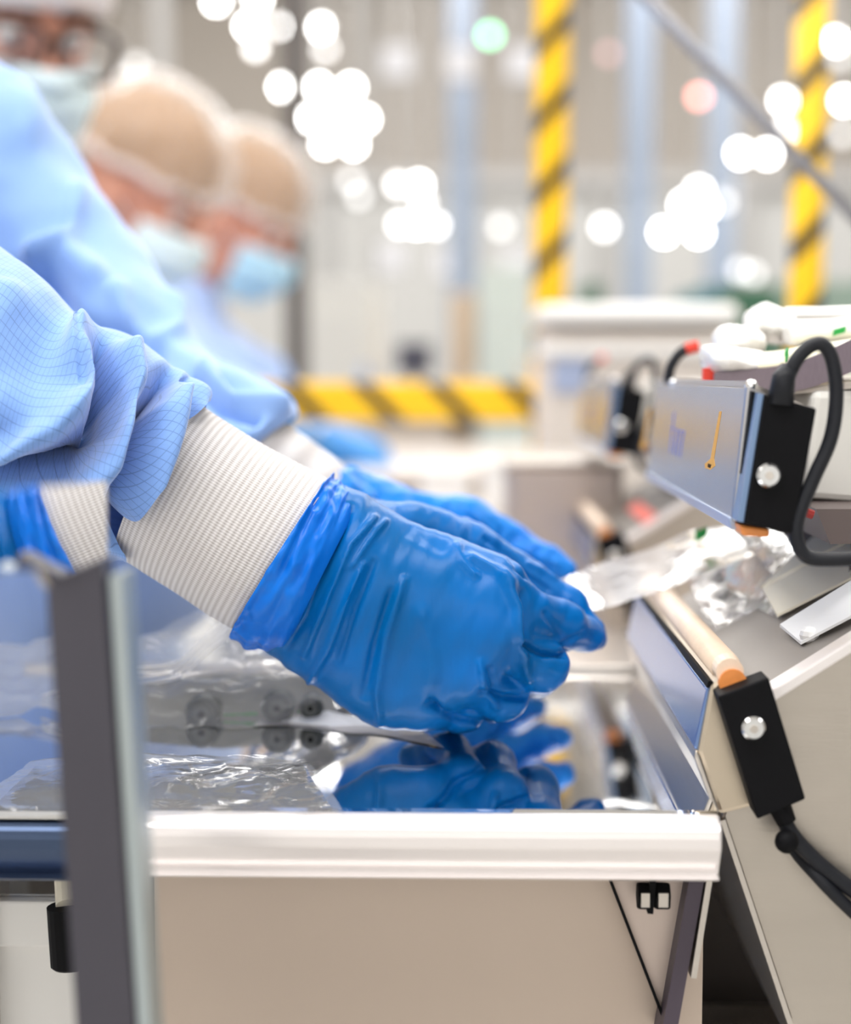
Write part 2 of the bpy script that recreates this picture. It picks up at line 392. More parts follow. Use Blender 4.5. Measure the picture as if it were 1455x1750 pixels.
def pbox(px0, py0, px1, py1, Y, dy, mb=None):
    a = P(px0, py0, Y); b = P(px1, py1, Y)
    return (mb or MB()).box(((a.x+b.x)/2, Y+dy/2, (a.z+b.z)/2), (abs(b.x-a.x), dy, abs(a.z-b.z)))
def topto(px0, px1, Y, dy, z0, z1):
    a = P(px0, 640, Y); b = P(px1, 640, Y); return MB().box(((a.x+b.x)/2, Y+dy/2, (z0+z1)/2), (b.x-a.x, dy, z1-z0))
def post(name, label, cat, px0, px1, Y, dy, z0, z1, m, capm=None, group=None):
    c = P((px0+px1)/2, 640, Y); t = thing(name, label, cat, (c.x, Y, z0), group)
    topto(px0, px1, Y, dy, z0+.02, z1).build('shaft', m, t)
    a = P(px0, 640, Y); b = P(px1, 640, Y)
    MB().box((c.x, Y+dy/2, z0+.01), ((b.x-a.x)*1.4, dy*1.4, .02)).build('foot_plate', capm or M['housing'], t); return t
# partition: lower pale glazed band with steel mullions across the far part of the hall
pt = thing('glazed_partition', 'pale low partition with grey mullions across the far end of the hall', 'partition', (0, 12.0, 0))
MB().box((0, 12.06, 1.2), (11.8, .04, 2.36)).build('panel', mat('pale_grey_panel', srgb(188, 187, 184), .6), pt)
MB().box((0, 12.0, 2.46), (11.8, .14, .12)).build('top_rail', M['housing'], pt)
for k in range(11): MB().box((-5+k, 12.0, 1.2), (.08, .1, 2.4)).build('mullion', M['housing'], pt)
post('steel_column', 'dark grey steel column right of the three heads', 'column', 488, 522, 5.0, .09, 0, H, M['darkcol'])
for lab, a, b, Y in (('blue-grey column left of the yellow striped post', 768, 812, 9), ('blue-grey column between the two striped posts', 1070, 1112, 9), ('pale blue-grey column just left of the right striped post', 1210, 1252, 9.5)):
    post('painted_column', lab, 'column', a, b, Y, .14, 0, H, M['bluegrey'])
post('pipe_riser', 'thin grey riser pipe left of the lamp clusters', 'pipe', 628, 640, 8, .05, 0, H, M['housing'])
post('pipe_riser', 'thin light riser pipe behind the hair caps', 'pipe', 270, 292, 6, .07, 0, H, M['housing'])

def cabinet(name, label, px0, py0, px1, Y, dy, m, m2=None, nd=2, cat='cabinet', py1=None):
    a = P(px0, py0, Y); b = P(px1, py0, Y); z1 = a.z; wv = b.x-a.x; z0 = 0.0
    t = thing(name, label, cat, ((a.x+b.x)/2, Y+dy/2, 0))
    MB().box(((a.x+b.x)/2, Y+dy/2, (z1+.06)/2), (wv, dy, z1-.06)).build('body', m, t, bevel=.004)
    for k in range(nd):
        zz = .1+(z1-.16)*k/nd; hh = (z1-.16)/nd
        d = MB().box(((a.x+b.x)/2, Y-.008, zz+hh/2), (wv*.94, .016, hh*.94)).build('door', m2 or m, t, bevel=.003)
        MB().box(((a.x+b.x)/2+wv*.38, Y-.024, zz+hh*.6), (.015, .016, hh*.25)).build('handle', M['chrome'], d)
    MB().box(((a.x+b.x)/2, Y+dy/2, .03), (wv*.9, dy*.9, .06)).build('plinth', M['steel_dark'], t)
    return t
cabinet('steel_cabinet', 'tall grey-beige cabinet right of the dark column', 528, 478, 636, 4.2, .5, M['offwhite'])
cabinet('steel_cabinet', 'greenish white tall cabinet left of the yellow striped post', 822, 455, 905, 4.0, .5, mat('greenish_white', srgb(206, 214, 206), .5))
cabinet('steel_cabinet', 'narrow beige cabinet between the monitor and the greenish cabinet', 772, 500, 812, 4.4, .4, mat('beige_panel', srgb(214, 190, 164), .6))
cabinet('steel_cabinet', 'low taupe cabinet under the dark monitor', 640, 652, 770, 4.1, .5, mat('taupe_panel', srgb(200, 186, 172), .6))
cabinet('steel_cabinet', 'dark green cabinet behind the pile of white packs', 1228, 487, 1330, 4.0, .5, M['darkgreen'])
cabinet('steel_cabinet', 'small teal cabinet left of the dark green one', 1195, 490, 1226, 4.0, .5, M['teal'])
cabinet('steel_cabinet', 'narrow dark green cabinet right of the yellow striped post', 1003, 483, 1030, 4.6, .4, M['darkgreen'])
cabinet('steel_cabinet', 'green-grey cabinet at the right edge behind the packs', 1345, 480, 1480, 4.4, .4, mat('greengrey_panel', srgb(150, 168, 156), .6))
mo = thing('monitor', 'dark monitor standing on the taupe cabinet beyond the striped rail', 'monitor', tuple(P(707, 652, 4.2)))
pbox(678, 585, 738, 640, 4.2, .04).build('screen', mat('dark_screen', srgb(70, 70, 84), .3), mo, bevel=.005)
pbox(700, 640, 716, 652, 4.2, .05).build('stand', M['steel_dark'], mo)
bc = thing('striped_machine', 'long cream machine cabinet with white rails right of the striped post', 'machine', (P(1080, 640, 1.95).x, 2.05, 0))
mcream = mat('cream_machine', srgb(216, 206, 196), .5, 0, .03, 3)
topto(925, 1260, 1.95, .2, .06, P(0, 560, 1.95).z).build('body', mcream, bc, bevel=.01)
topto(918, 1265, 1.93, .24, P(0, 555, 1.95).z, P(0, 522, 1.95).z).build('top_rail', M['white'], bc, bevel=.01)
topto(923, 1262, 1.94, .03, P(0, 612, 1.95).z, P(0, 590, 1.95).z).build('middle_rail', M['white'], bc, bevel=.005)
topto(945, 1005, 1.945, .02, P(0, 670, 1.95).z, P(0, 615, 1.95).z).build('blue_panel', mat('blue_panel', srgb(160, 172, 200), .5), bc)
topto(925, 1260, 1.97, .16, 0, .06).build('plinth', M['steel_dark'], bc)

# ------------------------------------------------------------------ lamps of the hall
lamp_n = 0
def lamp(px, py, rp, m, label, group=None, Y=8.0, cat='lamp', name='hall_lamp'):
    global lamp_n; lamp_n += 1; Y += .09*(lamp_n*4 % 11); c = P(px, py, Y); r = rpx(rp, Y)
    t = thing(name, label, cat, tuple(c), group)
    MB().ball(c, (r, r, r), 14, 8).build('bulb', m, t, smooth=True)
    MB().tube([c+Vector((0, r*.9, r*.6)), c+Vector((0, r*.9, r*1.6))], [r*1.1, r*.7], 12).build('housing', M['housing'], t)
    MB().tube([c+Vector((0, r*.9, r*1.5)), Vector((c.x, c.y+r*.9, H))], .006, 6).build('rod', M['housing'], t)
LA = 'lamps in the top left cluster'
for x, y, l in ((425, 45, 'left white lamp in the row above the hair caps'), (485, 45, 'middle white lamp in the row above the hair caps'), (550, 47, 'right white lamp in the row above the hair caps'), (370, 2, 'leftmost lamp cut by the top of the picture'), (440, -2, 'second lamp cut by the top of the picture')):
    lamp(x, y, 9, M['lampw'], l, LA)
for x, y, l in ((437, 82, 'dim lamp under the left lamp of the top row'), (490, 82, 'dim lamp under the middle lamp of the top row'), (556, 84, 'dim lamp under the right lamp of the top row')):
    lamp(x, y, 8, M['lampd'], l, LA, 8.6)
LB = 'lamps in the big cluster right of the hair caps'
for x, y, l in ((483, 149, 'leftmost lamp of the big cluster, standing clear'), (545, 149, 'upper left lamp of the big cluster'), (600, 150, 'upper right lamp of the big cluster'), (531, 202, 'left lamp in the middle row of the big cluster'), (578, 200, 'centre lamp of the big cluster'), (624, 204, 'right lamp in the middle row of the big cluster'), (556, 245, 'lower left lamp of the big cluster'), (604, 247, 'lower right lamp of the big cluster')):
    lamp(x, y, 9, M['lampw'], l, LB, 7.6)
LC = 'lamps in the small cluster left of the striped post'
for x, y, m, l in ((680, 316, 'lampd', 'upper left lamp of the small middle cluster'), (716, 316, 'lampw', 'upper right lamp of the small middle cluster'), (722, 345, 'lampd', 'lamp in the middle row of the small cluster'), (684, 383, 'lampd', 'lower left lamp of the small middle cluster'), (714, 383, 'lampw', 'bottom centre lamp of the small middle cluster'), (746, 385, 'lampk2', 'faint lamp at the right of the small middle cluster')):
    lamp(x, y, 8, M['lampd'] if m == 'lampk2' else M[m], l, LC, 9.0)
M['lampf'] = emit('lamp_faint', (1, .99, .97, 1), 3.5)
for x, y, l in ((856, 388, 'single faint lamp left of the striped post'), (600, 308, 'upper faint lamp between the two clusters'), (614, 335, 'lower faint lamp between the two clusters'), (1265, 462, 'left of two faint lamps right of centre'), (1287, 468, 'right of two faint lamps right of centre'), (1033, 388, 'soft lamp right of the yellow striped post'), (232, 112, 'soft lamp beside the glasses')):
    lamp(x, y, 9, M['lampf'] if x != 1033 else M['lampd'], l, None, 9.0)
LD = 'lamps at the right edge around the striped post'
for x, y, m, l in ((1430, 70, 'lampw', 'top right lamp overlapping the right striped post'), (1436, 98, 'lampf', 'faint lamp below the top right lamp'), (1340, 172, 'lampw', 'lamp just left of the right striped post'), (1343, 224, 'lampd', 'smaller lamp below, left of the right striped post'), (1443, 172, 'lampw', 'lamp cut by the right edge of the picture'), (1440, 230, 'lampf', 'faint lamp cut by the right edge'), (1266, 262, 'lampw', 'left lamp of the pair on the diagonal rod'), (1312, 263, 'lampw', 'right lamp of the pair on the diagonal rod')):
    lamp(x, y, 9, M[m], l, LD, 8.0)
LE = 'lamps in the cluster left of the right striped post'
for x, y, m, l in ((1195, 326, 'lampw', 'top lamp of the right cluster'), (1170, 350, 'lampw', 'left lamp in the middle of the right cluster'), (1205, 354, 'lampw', 'centre lamp of the right cluster'), (1237, 345, 'lampf', 'faint lamp at the right of the right cluster'), (1135, 397, 'lampw', 'lower left lamp of the right cluster'), (1194, 397, 'lampw', 'lower right lamp of the right cluster')):
    lamp(x, y, 9, M[m], l, LE, 8.4)
lamp(838, 60, 10, M['lampg'], 'green signal lamp left of the yellow striped post', None, 7.0, 'signal lamp', 'signal_lamp')
lamp(1195, 165, 9, M['lampr'], 'red signal lamp between the two striped posts', None, 7.0, 'signal lamp', 'signal_lamp')
lamp(1040, 92, 9, M['lampk'], 'faint pink signal lamp right of the yellow striped post', None, 7.5, 'signal lamp', 'signal_lamp')
for x, y, l in ((678, 105, 'upper row light panel, leftmost'), (787, 108, 'upper row light panel below the green signal lamp'), (893, 108, 'upper row light panel beside the yellow striped post'), (670, 440, 'lower row light panel, leftmost'), (765, 450, 'lower row light panel in the middle'), (884, 452, 'lower row light panel beside the yellow striped post'), (1240, 340, 'light panel behind the right lamp cluster')):
    yy = 8.8 if y < 200 else 9.6; c = P(x, y, yy); t = thing('light_panel', l, 'light panel', tuple(c), 'pale rectangular light panels')
    MB().box(c, (rpx(46, 8.8), .03, rpx(50, 8.8))).build('diffuser', M['lampp'], t)
    MB().box(c+Vector((0, .03, 0)), (rpx(54, 8.8), .03, rpx(58, 8.8))).build('frame', M['housing'], t)
    MB().tube([c+Vector((0, .03, rpx(29, 8.8))), Vector((c.x, c.y+.03, H))], .006, 6).build('rod', M['housing'], t)

# ------------------------------------------------------------------ yellow-black safety frames
def zat(py, Y): return P(932, py, Y).z
sf = thing('striped_barrier', 'yellow and black striped post joined to a striped horizontal rail', 'barrier', (P(940, 640, 2.27).x, 2.27, 0))
YP = 2.27; per = 120*YP/F
xb = P(932, 520, YP).x
MB().tube([(xb, YP, 0), (P(945, 0, YP).x, YP, zat(0, YP)), (P(958, -420, YP).x, YP, zat(-420, YP))], rpx(29, YP), 16).build('post', stripe_mat('hazard_tape_post', 'z', per, -1.1, .31, .55), sf, smooth=True)
pr = P(440, 687, YP); 
MB().box(((xb+pr.x)/2, YP, (P(700, 653, YP).z+P(700, 720, YP).z)/2), (xb-pr.x, .045, P(700, 653, YP).z-P(700, 720, YP).z)).build('rail', stripe_mat('hazard_tape_rail', 'x', 125*YP/F, 1.0, .27, .35), sf, bevel=.004)
MB().box((pr.x+.02, YP, P(0, 720, YP).z/2), (.04, .04, P(0, 720, YP).z)).build('leg', M['steel'], sf)
YQ = 2.02
sf2 = thing('safety_post', 'yellow and black striped post at the right behind the diagonal rod', 'safety post', (P(1380, 640, YQ).x, YQ, 0))
MB().tube([(P(1376, 640, YQ).x, YQ, 0), (P(1377, 520, YQ).x, YQ, P(1377, 520, YQ).z), (P(1400, -450, YQ).x, YQ, P(1400, -450, YQ).z)], rpx(29, YQ), 16).build('post', stripe_mat('hazard_tape_post_right', 'z', 133*YQ/F, -1.1, .31, .30), sf2, smooth=True)
# diagonal rod
a = P(1560, 475, 1.25); b = P(960, -155, 1.25)
dr = thing('diagonal_rod', 'grey diagonal metal rod crossing in front of the right striped post', 'rod', tuple(a))
MB().tube([a, b], rpx(11, 1.25), 14).build('shaft', mat('grey_rod_paint', srgb(150, 150, 156), .4, .2), dr, smooth=True)
MB().tube([b, b+(b-a).normalized()*2.2], rpx(14, 1.25), 14).build('sleeve_tube', M['steel'], dr, smooth=True)

# ------------------------------------------------------------------ worktable (polished)
YE = 0.594; YBK = 0.885
tb = thing('worktable', 'mirror-polished steel table with a bright rolled front edge', 'table', (-.1, .74, 0))
xr = P(1232, 1400, YE).x; xl = -.245
n = 14; pts = []
zt = T; dropz = (P(700, 1400, YE).z-P(700, 1508, YE).z)
# rolled edge profile along Y-Z, extruded along X
prof = [(YE+.05, zt)]+[(YE+.006-.009*math.sin(a_), zt-.007+.007*math.cos(a_)) for a_ in np.linspace(0, math.pi/2, 8)]
prof += [(YE-.003, zt-dropz*.45), (YE+.002, zt-dropz*.8), (YE+.003, zt-dropz*.9), (YE-.001, zt-dropz*.94), (YE+.001, zt-dropz), (YE+.012, zt-dropz), (YE+.05, zt-.004)]
def xprism(prof, xa, xb_, taper=0):
    m = len(prof); V = [(xa, y, z) for y, z in prof]+[(xb_, y, z) for y, z in prof]
    return MB().add(V, [tuple(range(m-1, -1, -1)), tuple(range(m, 2*m))]+[(i, (i+1) % m, (i+1) % m+m, i+m) for i in range(m)])
MB().box(((xl+xr)/2, (YE+.05+YBK)/2, zt-.003), (xr-xl, YBK-YE-.05, .006)).build('table_top', M['mirror'], tb)
xj = P(232, 1450, YE).x
xprism([(YE+.05, zt), (YE+.008, zt), (YE+.004, zt-.001), (YE+.004, zt-.004), (YE+.05, zt-.004)], xl, xr).build('top_lip', M['mirror'], tb)
xprism([(y-.0015, z-.0006) for y, z in prof[1:-1]]+[(YE+.012, zt-.002)], xj, xr).build('rolled_edge', M['edge'], tb, smooth=False, bevel=.002)
xprism([(y+.004, z-.004) for y, z in prof[1:-1]]+[(YE+.016, zt-.005)], xl, xj-.001).build('left_edge', mat('edge_dark_reflection', srgb(70, 84, 110), .3, .8), tb)  # dark blue reflection put into the colour of this edge section
MB().box(((xl+xr)/2, YBK+.004, zt-.006), (xr-xl, .008, .02)).build('back_edge', M['steel'], tb, bevel=.002)
# under the table: apron panel, clear bracket, bolt
ap = P(262, 1500, .64); ap2 = P(1205, 1500, .64)
MB().box(((ap.x+ap2.x)/2, .645, .60), (ap2.x-ap.x, .006, .55)).build('apron_panel', M['panel'], tb)
MB().box((ap.x-.008, .655, .60), (.012, .03, .56)).build('panel_flange', M['steel_dark'], tb)
def strip(p, q, wpx, Y, th, m, name, par):
    a = P(*p, Y); b = P(*q, Y); d = (b-a).normalized(); s = Vector((d.z, 0, -d.x))*rpx(wpx, Y)/2
    A = [a-s, a+s, b+s, b-s]; return MB().hexa(A, [v+Vector((0, th, 0)) for v in A]).build(name, m, par)
strip((1044, 1506), (1142, 1760), 5, .628, .003, M['black'], 'seam', tb)
A = [P(1048, 1506, .632), P(1200, 1506, .632), P(1150, 1765, .632), P(1146, 1765, .632)]
MB().hexa(A, [v+Vector((0, .004, 0)) for v in A]).build('bracket_plate', mat('pinkish_steel', srgb(204, 188, 178), .4, .6), tb)
strip((1192, 1500), (1140, 1790), 26, .62, .02, mat('purple_grey_bar', srgb(70, 60, 72), .5), 'bracket_bar', tb)
strip((1214, 1500), (1186, 1672), 10, .618, .02, M['steel'], 'bracket_lip', tb)
for x0, x1 in ((1089, 1113), (1118, 1145)):
    c = P((x0+x1)/2, 1531, .622); r = rpx(26, .62)
    bo = MB().tube([c+Vector((-rpx((x1-x0)/2, .62), 0, 0)), c+Vector((rpx((x1-x0)/2, .62), 0, 0))], r, 6).build('hex_nut', M['black'], tb, bevel=.0008)
    MB().box(c+Vector((0, -r*.88, 0)), (rpx((x1-x0)*.62, .62), .0012, rpx(25, .62))).build('nut_face', M['steel'], bo)
MB().tube([P(1095, 1531, .622), P(1118, 1531, .622)], rpx(10, .62), 10).build('bolt_shank', M['steel_dark'], tb)
strip((1117, 1505), (1112, 1562), 10, .618, .006, M['black'], 'washer_plate', tb)
for x in (xl+.03, xr-.05):
    for y in (.68, .85): MB().box((x, y, .44), (.03, .03, .88)).build('leg', M['steel'], tb)
bu = thing('rubber_buffer', 'black rubber buffer under the table edge behind the grey guard post', 'buffer', tuple(P(118, 1600, .63)))
a = P(115, 1548, .63); b = P(122, 1652, .63)
MB().tube([a, a+(b-a)*.5, b-(b-a)*.04, b], [rpx(36, .63), rpx(36, .63), rpx(36, .63), rpx(31, .63)], 20).build('body', M['black'], bu, smooth=False)
MB().tube([P(112, 1500, .64), a], rpx(20, .63), 12).build('stud', M['cream'], bu)

up = thing('shade_backdrop', 'dark backdrop added as shade behind the gap between bracket and sealer', 'panel', (P(1300, 1600, .905).x, .905, 0))  # added dark sheet that stands for the shade in the gap
MB().box((P(1330, 1600, .905).x, .905, .435), (.24, .012, .87)).build('panel', mat('gap_shade_dark', srgb(62, 54, 50), .5), up)  # added dark sheet for the shade in the gap
MB().box((P(1330, 1600, .905).x, .897, .85), (.24, .006, .02)).build('backdrop_trim', M['steel_dark'], up)
wb = thing('white_crate', 'white crate under the left end of the polished table', 'crate', (P(20, 1600, .68).x, .76, 0))
for nm_, c_, d_ in (('side_panel', (P(20, 1600, .68).x, .68, .42), (.12, .006, .84)), ('side_panel', (P(20, 1600, .68).x, .86, .42), (.12, .006, .84)), ('side_panel', (P(20, 1600, .68).x-.06, .77, .42), (.006, .18, .84)), ('side_panel', (P(20, 1600, .68).x+.06, .77, .42), (.006, .18, .84)), ('bottom', (P(20, 1600, .68).x, .77, .01), (.12, .18, .006)), ('rim', (P(20, 1600, .68).x, .676, .83), (.13, .008, .02))):
    MB().box(c_, d_).build(nm_, M['white'], wb, bevel=.001)
# benches beyond
def bench(label, y0, y1, z, m, xa, xb_):
    t = thing('bench', label, 'bench', ((xa+xb_)/2, (y0+y1)/2, 0))
    MB().box(((xa+xb_)/2, (y0+y1)/2, z-.012), (xb_-xa, y1-y0, .024)).build('bench_top', m, t, bevel=.005)
    MB().box(((xa+xb_)/2, y0+.02, z-.05), (xb_-xa-.02, .02, .05)).build('apron', M['steel'], t)
    for x in (xa+.05, xb_-.05):
        for y in (y0+.05, y1-.05): MB().box((x, y, (z-.024)/2), (.04, .04, z-.024)).build('leg', M['steel'], t)
satin = mat('satin_bench_steel', srgb(222, 212, 204), .3, .7, .04, 6)
bench('pale satin steel bench directly behind the polished table', .93, 1.62, T-.025, satin, -.12, .30)
bench('second pale steel bench in the middle distance', 1.72, 2.18, T+.005, satin, -.30, .06)
bench('far pale steel bench under the striped rail', 2.36, 3.3, T+.02, satin, -.20, .30)
for px, py, wd, ht, Y, l in ((762, 862, 86, 62, 1.9, 'left white block standing in for a highlight on the middle bench'), (862, 868, 78, 82, 1.86, 'right brighter white block standing in for a highlight on the middle bench')):
    z = T+.005; c = P(px, py, Y); t = thing('highlight_block', l, 'highlight block', (c.x, Y, z))  # white block in place of a bright highlight on the bench steel
    w2, h2 = rpx(wd, Y), rpx(ht, Y)
    MB().add([(c.x+sx*w2/2*(k), Y+sy*w2/2*k, zz) for zz, k in ((z, .85), (z+h2, 1)) for sx, sy in ((-1, -1), (1, -1), (1, 1), (-1, 1))],
             [(3, 2, 1, 0), (0, 1, 5, 4), (1, 2, 6, 5), (2, 3, 7, 6), (3, 0, 4, 7), (4, 5, 6, 7)]).build('body', M['white'], t, bevel=.006)
    MB().box((c.x, Y, z+h2+.003), (w2*1.06, w2*1.06, .006)).build('lid', M['white'], t, bevel=.002)
bx = thing('steel_box', 'grey-brown steel box left of the far sealer', 'box', (P(960, 900, 1.45).x, 1.45, T-.025))
zz = P(960, 790, 1.45).z
MB().box((P(960, 900, 1.45).x, 1.47, (T-.025+zz)/2), (rpx(190, 1.45), .16, zz-T+.025)).build('body', mat('greybrown_steel', srgb(188, 174, 164), .4, .6), bx, bevel=.006)
MB().box((P(960, 900, 1.45).x, 1.47, zz+.003), (rpx(200, 1.45), .17, .006)).build('lid', M['steel'], bx, bevel=.002)

# ------------------------------------------------------------------ impulse sealer
YS, YS2 = .62, .885
def xz(px, py, Y=YS): p = P(px, py, Y); return (p.x, p.z)
def make_sealer(label):
    t = thing('bag_sealer', label, 'bag sealer', (P(1300, 1300, YS).x, .75, T-.02))
    # lower body
    body = [xz(1236, 1400), xz(1352, 1750), xz(1400, 1890), xz(1800, 1890), xz(1800, 892), xz(1312, 1196)]
    MB().prism(body, YS+.004, YS2).build('body', M['steel_side'], t, bevel=.0015)
    strip((1236, 1402), (1352, 1752), 9, YS, .003, M['steel'], 'edge_flange', t)
    A = [xz(1308, 1184), xz(1800, 878), xz(1800, 900), xz(1312, 1206)]
    MB().prism(A, YS-.001, YS+.012).build('deck_edge', M['edge'], t, bevel=.001)
    MB().prism([xz(1250, 1226), xz(1800, 884), xz(1800, 889), xz(1250, 1234)], YS+.012, YS2).build('deck', mat('grey_deck', srgb(140, 134, 128), .4, .4, .05, 40), t)
    # lower jaw nose
    nose = [xz(1213, 1172), xz(1192, 1285), xz(1229, 1394), xz(1318, 1372), xz(1262, 1172), xz(1238, 1150)]
    MB().prism(nose, YS, YS2+.005).build('lower_jaw', mat('jaw_steel', srgb(206, 192, 172), .28, .9, .05, 30), t, bevel=.002)
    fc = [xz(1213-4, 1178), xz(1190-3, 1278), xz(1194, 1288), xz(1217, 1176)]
    MB().prism(fc, YS+.0015, YS2+.003).build('jaw_face', mat('blue_reflection_steel', srgb(128, 154, 204), .2, .9), t, bevel=.0006)  # blue reflection of gown and gloves put into the steel colour
    MB().prism([xz(1212, 1164), xz(1209, 1175), xz(1216, 1177), xz(1220, 1166)], YS+.001, YS2+.003).build('face_gasket', M['black'], t)
    MB().prism([xz(1189, 1280), xz(1186, 1294), xz(1222, 1392), xz(1232, 1388), xz(1198, 1290)], YS, YS2+.004).build('lower_lip', M['steel'], t, bevel=.001)
    # seal rod
    c0 = P(1246, 1146, YS+.001); a = Vector((c0.x, YS-.002, c0.z)); b = Vector((c0.x, YS2, c0.z))
    MB().tube([a+Vector((0, .012, 0)), b], rpx(27, YS), 18).build('seal_rod', M['ptfe'], t, smooth=True)
    MB().tube([a, a+Vector((0, .0125, 0))], rpx(24, YS), 18).build('rod_end', M['ptfe'], t, smooth=False)
    MB().tube([a+Vector((.001, -.0015, -.004)), a+Vector((.001, .008, -.004))], rpx(24, YS), 18).build('end_wrap', M['orange'], t)
    # lower end block
    e = [xz(1218, 1178), xz(1303, 1146), xz(1365, 1350), xz(1284, 1384)]
    MB().prism(e, YS-.014, YS+.001).build('lower_end_block', M['black'], t, bevel=.0008)
    def screw(px, py, Y):
        c = P(px, py, Y); s = MB().tube([c+Vector((0, .002, 0)), c+Vector((0, -.002, 0)), c+Vector((0, -.003, 0))], [rpx(21, Y), rpx(21, Y), rpx(17, Y)], 20)
        o = s.build('screw', M['chrome'], t)
        MB().tube([c+Vector((0, -.0028, 0)), c+Vector((0, -.0034, 0))], rpx(8, Y), 6).build('socket', M['steel'], o)
    screw(1287, 1243, YS-.015)
    # cables at lower block
    q = YS-.008
    MB().tube(smoothpath([P(1330, 1366, q), P(1350, 1420, q), P(1400, 1475, q), P(1470, 1530, q), P(1560, 1590, q)], 24), rpx(14, q), 10).build('lower_cable', M['rubber'], t, smooth=True)
    MB().tube(smoothpath([P(1340, 1372, q+.01), P(1352, 1440, q+.01), P(1400, 1500, q), P(1460, 1560, q), P(1540, 1630, q)], 24), rpx(12, q), 10).build('lower_cable', M['rubber'], t, smooth=True)
    MB().tube([P(1326, 1362, q), P(1345, 1405, q)], [rpx(22, q), rpx(17, q)], 14).build('cable_gland', M['black'], t)
    MB().ball(P(1345, 1438, q-.004), rpx(21, q), 14, 8).build('grommet', M['black'], t, smooth=True)
    # upper jaw
    uj = [xz(1276, 657), xz(1250, 893), xz(1340, 905), xz(1378, 700)]
    MB().prism(uj, YS, YS2+.03).build('upper_jaw', M['steel_blue'], t, bevel=.0015)
    MB().prism([xz(1246, 884), xz(1250, 905), xz(1262, 905), xz(1258, 886)], YS+.001, YS2+.03).build('jaw_bead', mat('pale_blue_edge', srgb(176, 190, 216), .3, .6), t, bevel=.0006)
    MB().prism([xz(1277, 651), xz(1275, 661), xz(1380, 704), xz(1382, 694)], YS+.001, YS2+.03).build('jaw_top_plate', M['steel'], t)
    uy = YS
    # the end: black seam, blue side strip, black block
    MB().prism([xz(1282, 668, uy), xz(1255, 886, uy), xz(1262, 888, uy), xz(1290, 671, uy)], uy-.005, uy+.001).build('seam', M['black'], t)
    e = [xz(1296, 672, uy), xz(1262, 890, uy), xz(1345, 906, uy), xz(1383, 697, uy)]
    MB().prism(e, uy-.014, uy-.001).build('upper_end_block', M['black'], t, bevel=.0008)
    MB().prism([xz(1287, 671, uy), xz(1252, 886, uy), xz(1262, 888, uy), xz(1296, 674, uy)], uy-.012, uy).build('block_liner', mat('blue_liner', srgb(120, 145, 180), .3, .5), t)
    screw(1313, 812, uy-.015)
    MB().prism([xz(1256, 893, uy), xz(1262, 912, uy), xz(1308, 914, uy), xz(1308, 900, uy)], uy-.01, uy+.006).build('heater_tab', M['orange'], t, bevel=.001)
    MB().ball(P(1284, 660, uy+.003), rpx(12, uy), 14, 8).build('top_screw', M['chrome'], t, smooth=True)
    for px, py in ((1152, 655),):
        MB().ball(P(px, py, .84), rpx(8, .84), 12, 8).build('top_screw', M['chrome'], t, smooth=True)
    # marks on the upper jaw front: amber slots and blue print; the face runs from (1276,657)-(1250,893) at YS
    tp, bt = Vector((*xz(1276, 657), 0)), Vector((*xz(1250, 893), 0))
    def onface(v, Y, lift=.0006):
        x = tp.x+(bt.x-tp.x)*v; z = tp.y+(bt.y-tp.y)*v; return Vector((x-lift, Y, z-lift*.1))
    def facept(px, py, lift=.0001):               # pixel -> point of the face plane
        d = ray(px, py); n_ = Vector((bt.y-tp.y, 0, -(bt.x-tp.x))).normalized(); p0 = Vector((tp.x, 0, tp.y))
        k = (p0-CAMP).dot(n_)/d.dot(n_); q = CAMP+d*k; s_ = 1 if n_.x < 0 else -1
        return q+n_*s_*lift
    def decal(pl, name, m):
        A = [facept(*p) for p in pl]; B = [facept(*p, lift=-.0001) for p in pl]; n = len(pl)
        MB().add(A+B, [tuple(range(n)), tuple(range(2*n-1, n-1, -1))]+[(i, i+n, (i+1) % n+n, (i+1) % n) for i in range(n)]).build(name, m, t)
    decal([(1230, 703), (1234, 703), (1221, 784), (1223, 796), (1215, 803), (1206, 800), (1205, 793), (1215, 784)], 'amber_slot', M['amber'])
    decal([(1211, 792), (1217, 794), (1215, 800), (1210, 798)], 'slot_hole', M['black'])
    decal([(1108, 698), (1113, 698), (1103, 750), (1106, 762), (1100, 769), (1095, 764), (1099, 750)], 'amber_slot', M['amber'])
    for k, (xa, ya, yb) in enumerate(((1152, 704, 774), (1157.5, 733, 777), (1163, 735, 779), (1169, 736, 782))):
        decal([(xa, ya), (xa+1.8, ya), (xa-7+1.8, yb), (xa-7, yb)], 'logo_stroke', M['blueink'])
    decal([(1146, 730), (1171, 737), (1171, 739), (1146, 732)], 'logo_stroke', M['blueink'])
    # cable loop at the near end
    q = uy-.012
    MB().tube([P(1334, 692, q), P(1340, 645, q), P(1350, 628, q)], [rpx(23, q), rpx(20, q), rpx(15, q)], 14).build('cable_gland', M['rubber'], t, smooth=True)
    MB().tube(smoothpath([P(1345, 650, q), P(1362, 615, q), P(1385, 592, q), P(1408, 590, q), P(1424, 620, q), P(1430, 680, q), P(1420, 750, q), P(1390, 820, q), P(1366, 880, q), P(1362, 920, q), P(1378, 950, q), P(1415, 956, q), P(1500, 952, q)], 90), rpx(12.5, q), 12).build('power_cable', M['rubber'], t, smooth=True)
    q = .86
    MB().tube(smoothpath([P(1143, 655, q), P(1146, 630, q), P(1160, 606, q), P(1176, 596, q)], 20), rpx(9, q), 10).build('rear_cable', M['rubber'], t, smooth=True)
    MB().tube([P(1172, 597, q), P(1194, 591, q)], rpx(10, q), 10).build('red_sleeve', M['red'], t)
